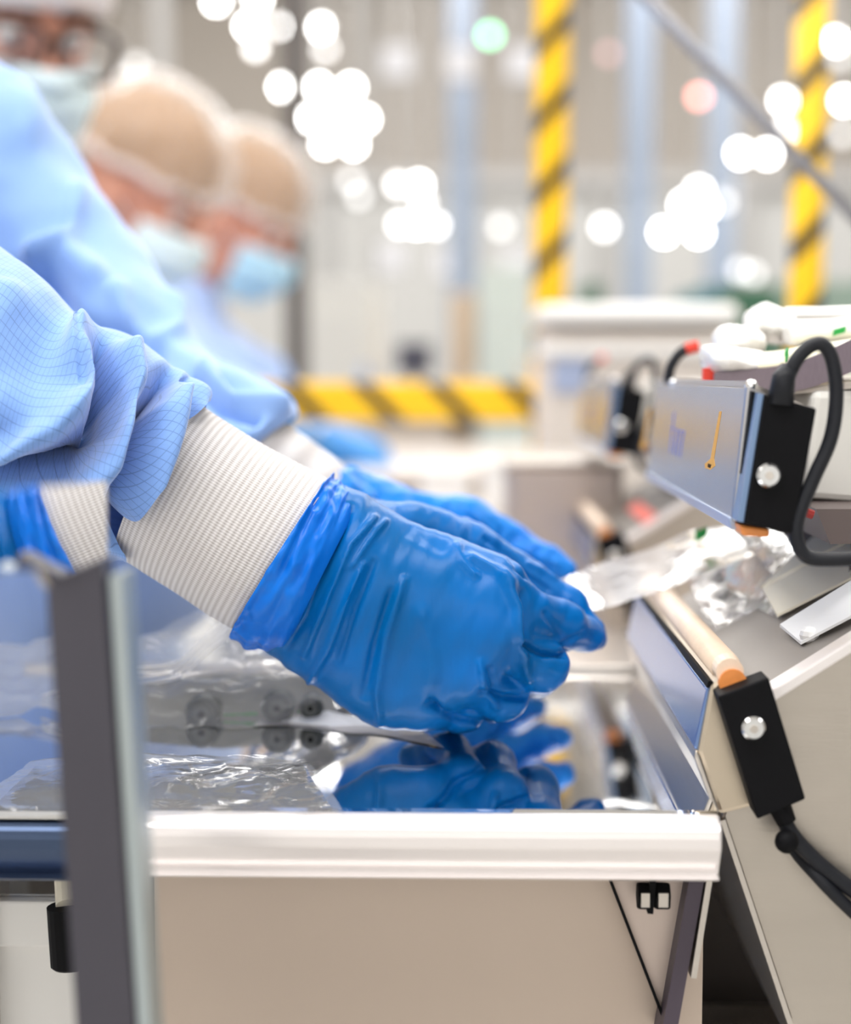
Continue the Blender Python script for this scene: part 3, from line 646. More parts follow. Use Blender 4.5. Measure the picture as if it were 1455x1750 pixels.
    # rear tower with the arm that carries the upper jaw
    tw = [xz(1392, 668, .72), xz(1374, 852, .72), xz(1700, 876, .72), xz(1700, 668, .72)]
    MB().prism(tw, .72, .88).build('arm_cover', M['offwhite'], t, bevel=.003)
    MB().prism([xz(1395, 870, .68), xz(1420, 930, .68), xz(1760, 925, .68), xz(1760, 870, .68)], .68, .87).build('hinge_recess_shade', mat('dark_hinge', srgb(96, 84, 82), .5), t)  # dark block that stands for the shadow under the arm cover
    MB().prism([xz(1560, 890, .70), xz(1560, 1080, .70), xz(1750, 1000, .70), xz(1750, 890, .70)], .70, .85).build('hinge_column', M['steel'], t)
    q = .655
    MB().tube([P(1352, 863, q), P(1364, 868, q)], rpx(7, q), 8).build('red_tie', M['red'], t)
    MB().tube([P(1376, 875, q), P(1390, 880, q)], rpx(8, q), 8).build('red_tie', mat('dark_red', srgb(150, 30, 25), .4), t)
    return t
def children(o): return [c for c in bpy.data.objects if c.parent == o]
def copy_tree(o, parent=None):
    c = o.copy(); COL.objects.link(c); c.parent = parent
    for ch in children(o):
        copy_tree(ch, c)
    return c
s1 = make_sealer('steel bag sealer at the right of the table, black end blocks')
s2 = copy_tree(s1); s2.location.y += .575; s2['label'] = 'blurred second bag sealer behind the first, above the far bench'
for o in children(s2):
    if 'arm_cover' in o.name or 'hinge' in o.name: pass
# stands for the sealers
for Y, l in ((.75, 'steel stand below the near sealer'), (1.325, 'steel stand below the second sealer')):
    x = P(1500, 1300, YS).x+.03
    st = thing('sealer_stand', l, 'stand', (x, Y, 0))
    MB().box((x, Y, .365), (.16, .2, .73)).build('column', M['steel'], st, bevel=.004)
    MB().box((x, Y, .01), (.24, .26, .02)).build('base_plate', M['steel_dark'], st)

rt = thing('red_label', 'pale red label strip lying on the second sealer', 'label', tuple(P(1100, 885, 1.22)))
A = [P(1072, 868, 1.235), P(1092, 856, 1.24), P(1132, 888, 1.215), P(1114, 904, 1.21)]
MB().hexa(A, [v+Vector((0, 0, -.001)) for v in A]).build('strip', mat('pale_red', srgb(236, 130, 118), .6), rt)
# tray with packs above the sealer
tr = thing('pack_tray', 'purple-grey edged tray carrying white packs above the sealer', 'tray', tuple(P(1340, 650, .76)))
pth = [P(1222, 648, .74), P(1290, 650, .735), P(1350, 646, .73), P(1410, 628, .72), P(1480, 598, .71), P(1560, 570, .70)]
hs = [10, 20, 24, 26, 27, 27]
mbx = MB(); V = []
for p, h_ in zip(smoothpath(pth, 20), np.interp(np.linspace(0, 5, 20), range(6), hs)):
    hh = rpx(h_, .73); V += [p+Vector((0, 0, -hh)), p+Vector((0, 0, hh)), p+Vector((0, .004, hh)), p+Vector((0, .004, -hh))]
mbx.add(V, [(4*i+k, 4*i+(k+1) % 4, 4*i+4+(k+1) % 4, 4*i+4+k) for i in range(19) for k in range(4)]+[(0, 3, 2, 1), (76, 77, 78, 79)]).build('front_strip', M['belt'], tr)
A = [P(1225, 650, .742), P(1350, 662, .735), P(1480, 640, .715), P(1600, 640, .71)]
B = [Vector((v.x, .86, v.z)) for v in A]
MB().hexa([A[0], A[1], B[1], B[0]], [v+Vector((0, 0, -.003)) for v in (A[0], A[1], B[1], B[0])]).hexa([A[1], A[3], B[3], B[1]], [v+Vector((0, 0, -.003)) for v in (A[1], A[3], B[3], B[1])]).build('tray_floor', M['steel'], tr)
MB().box((P(1211, 640, .75).x, .75, P(0, 648, .75).z-.002), (.005, .006, .014)).build('red_clip', M['red'], tr)
MB().box((P(1490, 640, .8).x+.02, .8, P(0, 668, .8).z), (.12, .08, .012)).build('mount', M['steel_dark'], tr)

def pack(label, st, m, seed, crinkle=.10, mark=None, name='white_pack'):
    Y = st[0][4]; c = P((st[0][0]+st[-1][0])/2, st[0][3], Y)
    t = thing(name, label, 'pack', tuple(c), 'white packs piled on the tray')
    def wob(u, v):
        return crinkle*(mn.noise(Vector((math.cos(2*math.pi*u)*2+seed, math.sin(2*math.pi*u)*2, v*5)))+.9*abs(mn.noise(Vector((math.cos(2*math.pi*u)*5+seed, math.sin(2*math.pi*u)*5, v*14)))))
    s0 = list(st[0]); e0 = list(st[-1])
    def close(s, dx):
        mx_, my_ = (s[0]+s[2])/2, (s[1]+s[3])/2
        return (mx_+dx, my_-2, mx_+dx, my_+2, s[4], .001)
    V, Q, N, UV = loft([close(s0, -8)]+[tuple(s) for s in st]+[close(e0, 8)], 36, 40, wob)
    linkmesh('wrapper', V, Q, m, t)
    if mark:
        x, y, w_, h_, yy = mark
        A = [P(x, y, yy), P(x+w_, y-6, yy), P(x+w_-2, y-6+h_, yy), P(x-2, y+h_, yy)]
        MB().hexa(A, [v+Vector((0, .004, 0)) for v in A]).build('green_mark', M['green'], t)
    return t
cm = mat('cream_pack_film', srgb(238, 232, 205), .35, 0, .04, 40)
wm = mat('white_pack_film', srgb(244, 242, 238), .25, 0, .03, 40, bump=.3, bscale=90)
pack('wide white pack at the front left of the pile', [(1205, 590, 1212, 640, .76, .02), (1250, 594, 1250, 645, .76, .025), (1300, 600, 1300, 648, .76, .02)], wm, 1)
pack('small frayed white pack on top at the left of the pile', [(1228, 560, 1226, 600, .79, .016), (1262, 556, 1262, 606, .79, .02), (1298, 566, 1298, 606, .79, .016)], wm, 2, .16)
pack('frayed white pack at the very top of the pile', [(1282, 530, 1282, 580, .81, .018), (1312, 520, 1312, 586, .81, .022), (1350, 540, 1352, 588, .81, .018)], wm, 3, .18)
pack('long white pack with a green mark reaching the right edge', [(1352, 548, 1354, 592, .775, .016), (1420, 545, 1420, 590, .775, .018), (1540, 530, 1540, 575, .775, .018)], wm, 4, .06, (1427, 563, 20, 11, .7555))
pack('long thin white pack along the back of the pile', [(1345, 526, 1345, 552, .83, .012), (1420, 525, 1420, 552, .83, .012), (1540, 520, 1540, 550, .83, .012)], wm, 7, .05)
pack('cream pack with green print at the front of the pile', [(1285, 606, 1285, 644, .75, .014), (1340, 598, 1340, 642, .75, .016), (1400, 588, 1400, 630, .75, .014)], cm, 5, .06, (1344, 600, 5, 26, .7335))
pack('cream pack under the long white pack at the right', [(1395, 590, 1396, 618, .745, .014), (1450, 580, 1450, 612, .745, .016), (1540, 565, 1540, 600, .745, .014)], cm, 6, .05)

# ------------------------------------------------------------------ film sheets
def sheet(name, rows, m, parent, nu=40, nv=24, amp=.002, sc=60, seed=0, th=.0004):
    """rows: list of rows, each a list of 3D points; Catmull-Rom surface with crumples"""
    rows = [[tuple(p) for p in r] for r in rows]; V = np.zeros((nv, nu, 3))
    for i in range(nu):
        col = [cr(r, i/(nu-1)) for r in rows]
        for j in range(nv): V[j, i] = cr(col, j/(nv-1))
    V = V.reshape(-1, 3); Q = np.array([(j*nu+i, j*nu+i+1, (j+1)*nu+i+1, (j+1)*nu+i) for j in range(nv-1) for i in range(nu-1)])
    N = vnorm(V, Q); d = np.array([abs(mn.noise(Vector((x*sc+seed, y*sc, z*sc))))*2-.4+.4*mn.noise(Vector((x*sc*2.7, y*sc*2.7+seed, z*sc*2.7))) for x, y, z in V])
    V = V+N*(d*amp)[:, None]; V[:, 2] = np.maximum(V[:, 2], T+.0006)
    o = linkmesh(name, V, Q, m, parent)
    return o
def DK(px, py, lift=0):       # point on the sealer deck under a pixel
    a = Vector((*xz(1250, 1226), 0)); b = Vector((*xz(1800, 884), 0)); n_ = Vector((-(b.y-a.y), 0, b.x-a.x)).normalized()
    if n_.z < 0: n_ = -n_
    d = ray(px, py); p0 = Vector((a.x, 0, a.y)); k = (p0-CAMP).dot(n_)/d.dot(n_); return CAMP+d*k+n_*lift
# bag held in the fingers and laid across the seal rod
hb = thing('flat_film_bag', 'clear flat bag held in the fingertips across the seal rod', 'bag', tuple(P(1010, 1020, .80)))
sheet('film', [[P(958, 990, .80), P(1030, 962, .85), P(1110, 938, .865), P(1185, 908, .88), P(1262, 896, .88)],
               [P(975, 1015, .785), P(1040, 1000, .825), P(1120, 975, .84), P(1200, 950, .83), P(1275, 930, .83)],
               [P(990, 1045, .768), P(1045, 1036, .80), P(1125, 1010, .81), P(1195, 985, .79), P(1290, 950, .79)]], M['film2'], hb, 50, 20, .0009, 32, 3)
A = [P(1186, 917, .845), P(1208, 909, .845), P(1208, 925, .842), P(1188, 936, .842)]
MB().hexa([v+Vector((0, -.004, .003)) for v in A], [v+Vector((0, -.003, .003)) for v in A]).build('green_mark', M['green'], hb)
sheet('bag_lip', [[P(1238, 896, .86), P(1262, 912, .85), P(1275, 940, .84)], [P(1252, 894, .86), P(1276, 915, .85), P(1284, 945, .84)]], M['white'], hb, 12, 5, .001, 60)
ob = thing('open_film_bag', 'open clear bag lying on the grey sealer deck', 'bag', tuple(DK(1300, 1000)))
sheet('film', [[DK(1262, 968, .012), DK(1330, 935, .02), DK(1420, 900, .02)], [DK(1250, 1010, .004), DK(1330, 1010, .006), DK(1430, 950, .01)], [DK(1330, 1060, .001), DK(1400, 1020, .002), DK(1470, 985, .004)]], M['film'], ob, 30, 20, .0009, 35, 5)
sheet('back_film', [[DK(1180, 1000, .002), DK(1250, 965, .003), DK(1320, 940, .003)], [DK(1225, 1085, .002), DK(1270, 1060, .002), DK(1330, 1030, .003)]], M['film'], ob, 24, 16, .0008, 50, 9)
MB().tube([DK(1322, 965, .01), DK(1326, 1012, .004)], rpx(6, .7), 8).build('pink_tie', mat('pink_strip', srgb(214, 176, 160), .5), ob)
A = [DK(1330, 985, .006), DK(1345, 978, .006), DK(1347, 992, .006), DK(1332, 996, .006)]
MB().hexa([v+Vector((0, 0, .001)) for v in A], A).build('green_mark', M['green'], ob)
cc = thing('cream_card', 'cream folded card in the open bag on the deck', 'card', tuple(DK(1390, 1020)))
A = [DK(1320, 1030, .008), DK(1470, 950, .008), DK(1475, 990, .003), DK(1335, 1060, .003)]
MB().hexa(A, [v+Vector((0, 0, -.0012)) for v in A]).build('panel', M['cream'], cc)
A = [DK(1320, 1030, .009), DK(1470, 950, .009), DK(1455, 930, .012), DK(1410, 955, .012)]
MB().hexa(A, [v+Vector((0, 0, -.001)) for v in A]).build('fold', M['cream'], cc)
wp = thing('paper_packet', 'torn white paper packet on the deck in front of the cream card', 'packet', tuple(DK(1400, 1080)))
A = [DK(1342, 1080, .004), DK(1480, 1005, .006), DK(1480, 1058, .004), DK(1374, 1104, .002)]
MB().hexa(A, [v+Vector((0, 0, -.0012)) for v in A]).build('sheet', M['paper'], wp)
MB().ball(DK(1388, 1092, .002), (.004, .005, .0035), 10, 6).build('torn_edge', M['paper'], wp)

# zip bags with rollers on the table
zb = thing('zip_bag', 'clear zip bag holding dark rollers on the table under the white cuff', 'bag', tuple(P(400, 1250, .74)))
g = lambda px, py, Y: P(px, py, Y)
sheet('film', [[g(170, 1258, .742), g(300, 1256, .742), g(440, 1250, .742), g(560, 1226, .76), g(650, 1208, .78)],
               [g(175, 1200, .735), g(300, 1190, .73), g(440, 1180, .735), g(540, 1160, .75), g(640, 1180, .79)],
               [g(185, 1150, .76), g(300, 1150, .765), g(400, 1140, .765), g(500, 1135, .78), g(600, 1170, .82)],
               [g(200, 1095, .80), g(290, 1072, .81), g(395, 1058, .81), g(440, 1110, .83), g(560, 1150, .86)]], M['film'], zb, 90, 80, .004, 42, 2)
sheet('back_film', [[g(180, 1250, .80), g(300, 1235, .82), g(450, 1215, .83), g(650, 1200, .84)], [g(200, 1097, .815), g(300, 1074, .825), g(398, 1062, .825), g(560, 1155, .86)]], M['film'], zb, 40, 26, .003, 40, 12)
for k in range(4):
    MB().tube(smoothpath([g(215, 1168-k*9, .758), g(300, 1160-k*9, .76), g(352, 1118-k*10, .776), g(395, 1085-k*8, .79), g(450, 1072+k*2, .80)], 30), .0005, 6).build('zip_ridge', M['white'], zb, smooth=True)
ins = thing('roller_strip', 'grey strip with dark rollers and green print inside the zip bag', 'roller strip', tuple(P(420, 1252, .762)))
A = [g(215, 1250, .762), g(575, 1222, .775), g(560, 1160, .785), g(380, 1150, .778), g(225, 1170, .772)]
n = 5; MB().add(A+[v+Vector((0, .004, 0)) for v in A], [tuple(range(n)), tuple(range(2*n-1, n-1, -1))]+[(i, i+n, (i+1) % n+n, (i+1) % n) for i in range(n)]).build('backing', M['foam'], ins)
for px, py, r in ((348, 1216, 30), (476, 1206, 28), (533, 1206, 21)):
    c = g(px, py, .756); R = rpx(r, .756)
    wv = MB().tube([c+Vector((0, .006, 0)), c, c+Vector((0, -.004, 0)), c+Vector((0, -.0055, 0))], [R, R, R, R*.86], 28).build('roller', M['wheel'], ins)
    MB().tube([c+Vector((0, -.0052, 0)), c+Vector((0, -.0068, 0))], R*.52, 20).build('hub', mat('hub_grey', srgb(84, 86, 84), .5), wv)
    MB().tube([c+Vector((0, -.006, 0)), c+Vector((0, -.0074, 0))], R*.2, 12).build('axle_hole', M['black'], wv)
random.seed(4)
for k in range(26):
    px = 385+k*6.6
    if 440 < px < 508 or 512 < px < 556: continue
    a = g(px, 1222-(px-385)*.05, .7605); h_ = random.uniform(3, 7)
    MB().box(a, (rpx(4, .76), .0006, rpx(h_, .76))).build('printed_letter', M['green'], ins)
fb = thing('clear_bag', 'small crumpled clear bag with a white label by the fist', 'bag', tuple(P(580, 1250, .73)))
sheet('film', [[g(430, 1252, .742), g(520, 1255, .742), g(600, 1262, .728), g(652, 1266, .725), g(760, 1290, .70)], [g(450, 1236, .76), g(530, 1216, .765), g(600, 1225, .76), g(640, 1238, .755), g(720, 1262, .74)]], M['film2'], fb, 40, 14, .002, 60, 8)
A = [g(482, 1232, .750), g(560, 1214, .755), g(648, 1236, .745), g(640, 1258, .738), g(560, 1240, .742)]
MB().add(A+[v+Vector((0, 0, -.0006)) for v in A], [(0, 1, 2, 3, 4), (9, 8, 7, 6, 5)]+[(i, i+5, (i+1) % 5+5, (i+1) % 5) for i in range(5)]).build('label', M['paper'], fb)
lb = thing('zip_bag', 'clear zip bag at the left edge behind the grey guard post', 'bag', tuple(P(60, 1230, .78)))
sheet('film', [[g(-140, 1245, .75), g(-20, 1240, .755), g(80, 1215, .765), g(200, 1250, .745)], [g(-140, 1180, .76), g(0, 1185, .77), g(90, 1175, .78), g(200, 1160, .77)], [g(-140, 1110, .82), g(0, 1105, .83), g(80, 1092, .83), g(190, 1110, .82)]], M['film3'], lb, 50, 36, .003, 45, 21)
for k in range(3): MB().tube(smoothpath([g(70, 1190+k*9, .772), g(110, 1180+k*9, .772), g(200, 1176+k*9, .77)], 12), .0005, 6).build('zip_ridge', M['white'], lb, smooth=True)
sb = thing('clear_bag', 'flat clear film along the table front edge, standing in for the zip bag reflection', 'bag', tuple(PZ(100, 1340, T)))  # added film imitates the bag's reflection and covers mirrored lamps
sheet('film', [[PZ(-60, 1393, T+.001), PZ(160, 1394, T+.001), PZ(360, 1391, T+.001), PZ(590, 1388, T+.001)], [PZ(-20, 1350, T+.004), PZ(150, 1330, T+.006), PZ(350, 1335, T+.004), PZ(560, 1345, T+.003)], [PZ(60, 1300, T+.001), PZ(200, 1285, T+.003), PZ(360, 1290, T+.002), PZ(520, 1296, T+.001)]], M['film'], sb, 80, 24, .0015, 40, 31)

# ------------------------------------------------------------------ guard post and polished rail in the foreground left
def raypl(px, py, p0, n_): d = ray(px, py); return CAMP+d*((p0-CAMP).dot(n_)/d.dot(n_))
YG = .46
gp = thing('guard_post', 'dark grey steel guard post with a pale side, near the left edge', 'guard post', (P(200, 1750, YG).x, YG, .0))
A = [P(78, 994, YG), P(176, 955, YG), P(238, 1850, YG), P(136, 1850, YG)]
Bk = [v+Vector((.0, .014, 0)) for v in A]
MB().hexa(A, Bk).build('front_plate', M['steel_dark'], gp, bevel=.0006)
A2 = [P(185, 985, YG+.001), P(209, 978, YG+.001), P(264, 1850, YG+.001), P(240, 1850, YG+.001)]
MB().hexa(A2, [v+Vector((.001, .014, 0)) for v in A2]).build('side_flange', mat('pale_flange_steel', srgb(176, 186, 188), .35, .7), gp, bevel=.0006)
xf = (A[2].x+A[3].x)/2; MB().box((xf, YG+.007, A[2].z/2), (.018, .014, A[2].z)).build('lower_post', M['steel_dark'], gp)
MB().box((xf, YG+.007, .005), (.08, .08, .01)).build('base_plate', M['steel_dark'], gp)
# polished plate that mirrors the near cuff
pm = P(110, 915, YG+.004); din = ray(110, 915).normalized(); tgt = P(462, 935, .66); dout = (tgt-pm).normalized(); nm = (dout-din).normalized()
poly = [(-120, 850), (182, 822), (184, 950), (85, 1004), (70, 974), (-120, 970)]
A = [raypl(x, y, pm, nm) for x, y in poly]
mr = thing('guard_plate', 'polished steel plate on the guard post mirroring the white cuff', 'plate', tuple(pm))
n = len(A); MB().add(A+[v-nm*.002 for v in A], [tuple(range(n)), tuple(range(2*n-1, n-1, -1))]+[(i, i+n, (i+1) % n+n, (i+1) % n) for i in range(n)]).build('plate', M['mirror'], mr)

# ------------------------------------------------------------------ main worker
w0 = thing('person', 'person in light blue gown and blue gloves, holding a clear bag at the near sealer', 'person', (-.46, .92, 0))
# torso and head
def f0(X):
    d = caps(X, (-.47, .86, 1.30), (-.47, 1.10, 1.30), .09, .09)
    d = smin(d, caps(X, (-.47, .90, 1.18), (-.455, .93, .86), .14, .15), .12)
    d = smin(d, caps(X, (-.46, 1.02, 1.18), (-.445, 1.02, .82), .13, .15), .10)
    d = smin(d, caps(X, (-.46, .95, .82), (-.47, .95, .32), .16, .19), .10)
    d = smin(d, caps(X, (-.47, .96, 1.32), (-.43, .96, 1.44), .07, .06), .06)
    d = smin(d, caps(X, (-.36, 1.08, 1.12), (-.235, 1.07, .96), .05, .085), .06)
    d += .008*np.sin(X[..., 1]*38+X[..., 2]*9)*np.sin(X[..., 2]*13+1)
    return d
V, Q = surfnet(f0, (-.80, .60, .10), (-.10, 1.35, 1.56), .012)
linkmesh('gown_body', V, Q, M['gowndim'], w0)
# right sleeve, lofted, with its folds
stR = [(-330, 150, -480, 820, .80, .075), (-160, 300, -300, 880, .75, .072), (0, 425, -80, 905, .735, .070), (65, 482, -10, 930, .73, .068), (130, 548, 50, 945, .73, .064), (200, 566, 105, 952, .73, .062), (268, 606, 150, 960, .73, .058), (318, 640, 186, 962, .73, .052), (348, 692, 207, 948, .73, .044)]
sh_ = lambda L_: [tuple(q_[:4])+(q_[4]-.03,)+tuple(q_[5:]) for q_ in L_]
stR = sh_(stR)
V, Q, N, UV = loft(stR, 220, 300)
folds = [([(138, 585), (150, 630), (158, 680), (100, 742), (10, 780)], 24, .014), ([(165, 600), (184, 660), (168, 735), (105, 790), (10, 822)], 17, -.042), ([(-30, 818), (70, 806), (140, 765)], 22, -.018),
         ([(216, 618), (234, 690), (190, 790), (120, 850), (50, 890)], 24, .013), ([(286, 640), (248, 690), (232, 760), (203, 860), (195, 910)], 13, -.046),
         ([(294, 676), (275, 740), (240, 850), (212, 930)], 22, .013), ([(133, 580), (135, 620), (139, 664)], 7, -.005),
         ([(345, 640), (330, 720), (318, 780)], 14, .006), ([(318, 650), (322, 690), (316, 745)], 7, -.005), ([(0, 700), (60, 715), (110, 700)], 40, .006), ([(20, 500), (90, 560), (120, 600)], 40, .005),
         ([(300, 752), (306, 772)], 8, -.004), ([(150, 870), (205, 905), (250, 925)], 14, -.006)]
V = carve(V, N, folds, False); N = vnorm(V, Q)*1.0
if ((V-V.mean(0))*N).sum() < 0: N = -N
V = V+N*(nz(V, 38, 3)*.0022+nz(V, 90, 7)*.0007)[:, None]
sl = linkmesh('sleeve', V, Q, M['gown'], w0, uv=UV)
# right cuff
stC = [(332, 688, 206, 944, .733, .040), (385, 722, 250, 975, .733, .040), (450, 760, 302, 1010, .733, .039), (510, 792, 355, 1046, .733, .038), (566, 822, 408, 1078, .733, .036)]
def cwob(u, v): return .012*mn.noise(Vector((math.cos(6.283*u)*1.6, math.sin(6.283*u)*1.6, v*3)))+.03*(1-v)**3
stC = sh_(stC)
V, Q, N, UV = loft(stC, 240, 90, cwob)
linkmesh('knit_cuff', V, Q, M['knit'], w0, uv=UV)
# right hand in its glove
def chain(X, pts, k):
    d = None
    for (a, b) in zip(pts[:-1], pts[1:]):
        q = caps(X, P(*a[:3]), P(*b[:3]), rpx(a[3], a[2]), rpx(b[3], b[2])); d = q if d is None else smin(d, q, k)
    return d
def hand(palm, fingers, kp, kf, kj):
    def f(X):
        d = None
        for c in palm:
            q = chain(X, c, .004); d = q if d is None else smin(d, q, kp)
        g_ = None
        for c in fingers:
            q = chain(X, c, .005); g_ = q if g_ is None else smin(g_, q, kf)
        return smin(d, g_, kj)
    return f
palmR = [[(500, 935, .735, 92), (560, 925, .735, 84)], [(570, 908, .735, 62), (845, 1000, .728, 56)], [(545, 960, .728, 64), (850, 1072, .720, 54)], [(520, 1010, .728, 62), (800, 1148, .722, 50)],
         [(505, 1040, .735, 62), (730, 1192, .730, 50)], [(545, 1098, .737, 60), (655, 1180, .733, 60)], [(600, 900, .765, 56), (750, 925, .778, 50)], [(470, 985, .735, 98), (520, 1000, .735, 95)]]
fingR = [[(850, 1012, .728, 50), (890, 1050, .733, 50), (955, 1070, .750, 43), (1000, 1084, .768, 28), (1012, 1090, .775, 22)],
         [(845, 1080, .722, 48), (925, 1138, .735, 44), (915, 1150, .765, 40), (850, 1110, .790, 34)],
         [(795, 1150, .724, 46), (858, 1188, .738, 42), (842, 1192, .766, 38), (780, 1150, .79, 32)],
         [(730, 1196, .730, 46), (790, 1212, .742, 38), (770, 1212, .766, 34), (710, 1170, .785, 30)],
         [(700, 905, .775, 48), (800, 935, .785, 44), (880, 985, .792, 40), (970, 1035, .790, 31), (1012, 1082, .784, 22), (1022, 1094, .782, 14)]]
dn = lambda G: [[(a[0], a[1], a[2]-.03, a[3]) for a in c] for c in G]
palmR = dn(palmR); fingR = dn(fingR)
V, Q = surfnet(hand(palmR, fingR, .018, .0015, .0045), (-.10, .625, T-.01), (.085, .83, T+.13), .0011)
def outN(V, Q):
    N = vnorm(V, Q); return N if ((V-V.mean(0))*N).sum() > 0 else -N
N = outN(V, Q)
wr = [([(620, 965), (590, 1030), (560, 1110), (530, 1165)], 7, 0.0032), ([(640, 960), (610, 1040), (580, 1130)], 6, -0.0020), ([(690, 990), (660, 1090), (645, 1180), (650, 1235)], 7, 0.0029), ([(668, 1010), (640, 1100), (622, 1190)], 6, -0.0020),
      ([(600, 870), (560, 960), (520, 1060), (490, 1105)], 9, -0.0032), ([(640, 885), (600, 930), (560, 1020), (520, 1120)], 6, 0.0026), ([(660, 890), (640, 910), (600, 970)], 5, 0.0020),
      ([(860, 985), (884, 1040), (886, 1085), (895, 1130), (905, 1160)], 8, 0.0038), ([(895, 1010), (900, 1060), (898, 1098)], 6, -0.0022), ([(820, 1130), (826, 1170), (850, 1210)], 6, 0.0029), ([(838, 1140), (846, 1175)], 6, -0.0017),
      ([(730, 1205), (780, 1228), (830, 1236)], 6, -0.0029), ([(735, 1195), (755, 1215)], 5, -0.0029), ([(890, 1100), (930, 1118), (972, 1118)], 6, -0.0043), ([(825, 1180), (862, 1192), (900, 1192)], 6, -0.0038),
      ([(780, 930), (790, 960), (815, 985)], 7, 0.0017), ([(800, 950), (850, 975), (880, 1000)], 8, 0.0026), ([(830, 920), (870, 950), (900, 985)], 5, -0.0017),
      ([(900, 960), (950, 990)], 4, 0.0014), ([(880, 972), (940, 1010)], 4, -0.0014), ([(930, 1045), (960, 1090)], 5, -0.0012), ([(960, 1100), (1000, 1080)], 4, -0.0014), ([(720, 1040), (740, 1110), (735, 1180)], 14, 0.0017), ([(700, 900), (760, 940)], 12, -0.0012)]
V = carve(V, N, wr); N = outN(V, Q)
# fine stretch lines running from the wrist to the knuckles
ax = V@np.array((.88, 0, -.47)); cr_ = V@np.array((.47, 0, .88))
V = V+N*(np.array([mn.noise(Vector((a_*28, b_*190, y_*40))) for a_, b_, y_ in zip(cr_, ax, V[:, 1])])*.0007+nz(V, 60, 2)*.0008)[:, None]
gl = linkmesh('glove', V, Q, M['glove'], w0)
stG = [(566, 812, 396, 1084, .735, .042), (572, 818, 410, 1094, .735, .0405), (584, 826, 432, 1104, .735, .040), (596, 836, 456, 1110, .735, .039), (604, 846, 478, 1112, .735, .037), (615, 862, 494, 1104, .735, .031)]
def gwob(u, v):
    e = (1-v)**1.5; c_, s_ = math.cos(6.283*u), math.sin(6.283*u)
    return e*(.05*mn.noise(Vector((c_*3, s_*3, v*2)))+.035*mn.noise(Vector((c_*8, s_*8, v*3))))+.035*mn.noise(Vector((c_*4+v*2.2, s_*4-v*2, v*7+5)))*math.sin(math.pi*min(1, v*1.1))+.012*math.sin(v*22+math.sin(u*20)*1.5)
stG = sh_(stG)
V, Q, N, UV = loft(stG, 260, 60, gwob)
gc = linkmesh('glove_cuff', V, Q, M['glovecuff'], gl); so = gc.modifiers.new('t', 'SOLIDIFY'); so.thickness = .0006
# left sleeve, cuff, hand
stL = [(-150, -260, -420, 40, 1.06, .075), (-70, 20, -280, 330, 1.05, .070), (64, 170, -150, 520, 1.02, .068), (178, 340, 0, 660, .99, .064), (262, 450, 90, 730, .96, .062), (330, 572, 180, 790, .93, .056), (420, 636, 290, 800, .90, .050), (470, 668, 350, 800, .885, .045), (496, 690, 380, 806, .878, .040), (502, 712, 388, 800, .878, .032)]
V, Q, N, UV = loft(stL, 160, 240)
fl = [([(160, 470), (110, 430), (60, 440)], 22, .010), ([(60, 480), (130, 560), (260, 600)], 26, -.014), ([(130, 330), (125, 400), (60, 450)], 14, .007), ([(30, 60), (35, 140), (40, 220)], 30, .008), ([(300, 500), (300, 560), (240, 600)], 18, .007),
      ([(350, 640), (400, 690), (480, 690)], 12, .009), ([(330, 660), (370, 700), (440, 720)], 9, -.008), ([(380, 650), (430, 660), (500, 690)], 9, -.005), ([(200, 500), (220, 560), (330, 620)], 16, .005)]
V = carve(V, N, fl, False); N = outN(V, Q); V = V+N*(nz(V, 26, 9)*.004+nz(V, 60, 4)*.001)[:, None]
linkmesh('sleeve', V, Q, M['gown2'], w0, uv=UV)
V, Q, N, UV = loft([(478, 716, 380, 850, .878, .034), (530, 752, 430, 880, .878, .033), (596, 800, 500, 920, .878, .031)], 160, 40)
linkmesh('knit_cuff', V, Q, M['knitfar'], w0, uv=UV)
palmL = [[(600, 860, .885, 56), (650, 880, .885, 52)], [(640, 868, .885, 36), (800, 888, .895, 36)], [(630, 890, .895, 46), (790, 925, .905, 40)], [(630, 910, .90, 46), (770, 955, .92, 40)], [(620, 930, .90, 44), (740, 985, .925, 36)]]
fingL = [[(790, 888, .895, 38), (868, 926, .90, 34), (935, 960, .89, 28), (968, 974, .885, 20)],
         [(790, 925, .905, 36), (870, 965, .92, 33), (930, 1000, .915, 27), (960, 1015, .905, 20)],
         [(770, 955, .92, 36), (840, 1000, .94, 31), (890, 1030, .935, 27), (915, 1045, .925, 20)],
         [(740, 985, .925, 33), (795, 1035, .945, 28), (830, 1060, .94, 24), (850, 1072, .93, 18)],
         [(680, 900, .875, 40), (780, 935, .85, 34), (870, 975, .84, 28), (930, 1000, .835, 22)]]
V, Q = surfnet(hand(palmL, fingL, .014, .002, .007), (-.10, .80, T-.01), (.085, 1.0, T+.13), .0016)
N = outN(V, Q)
wl = [([(770, 855), (765, 880), (770, 900)], 5, -.003), ([(800, 870), (830, 900), (850, 920)], 5, .002), ([(860, 900), (850, 925)], 5, -.0025), ([(880, 915), (868, 940)], 4, -.002), ([(920, 935), (905, 965)], 4, -.002), ([(945, 945), (935, 980)], 4, -.0015), ([(880, 935), (960, 965)], 4, .0015), ([(890, 950), (950, 975)], 3, -.0015)]
V = carve(V, N, wl); N = outN(V, Q); V = V+N*(nz(V, 120, 2)*.0012)[:, None]
g2 = linkmesh('glove', V, Q, M['glove_l'], w0)
def gw2(u, v):
    c_, s_ = math.cos(6.283*u), math.sin(6.283*u); return .09*mn.noise(Vector((c_*4, s_*4, v*5)))+.03*mn.noise(Vector((c_*9, s_*9, v*12)))
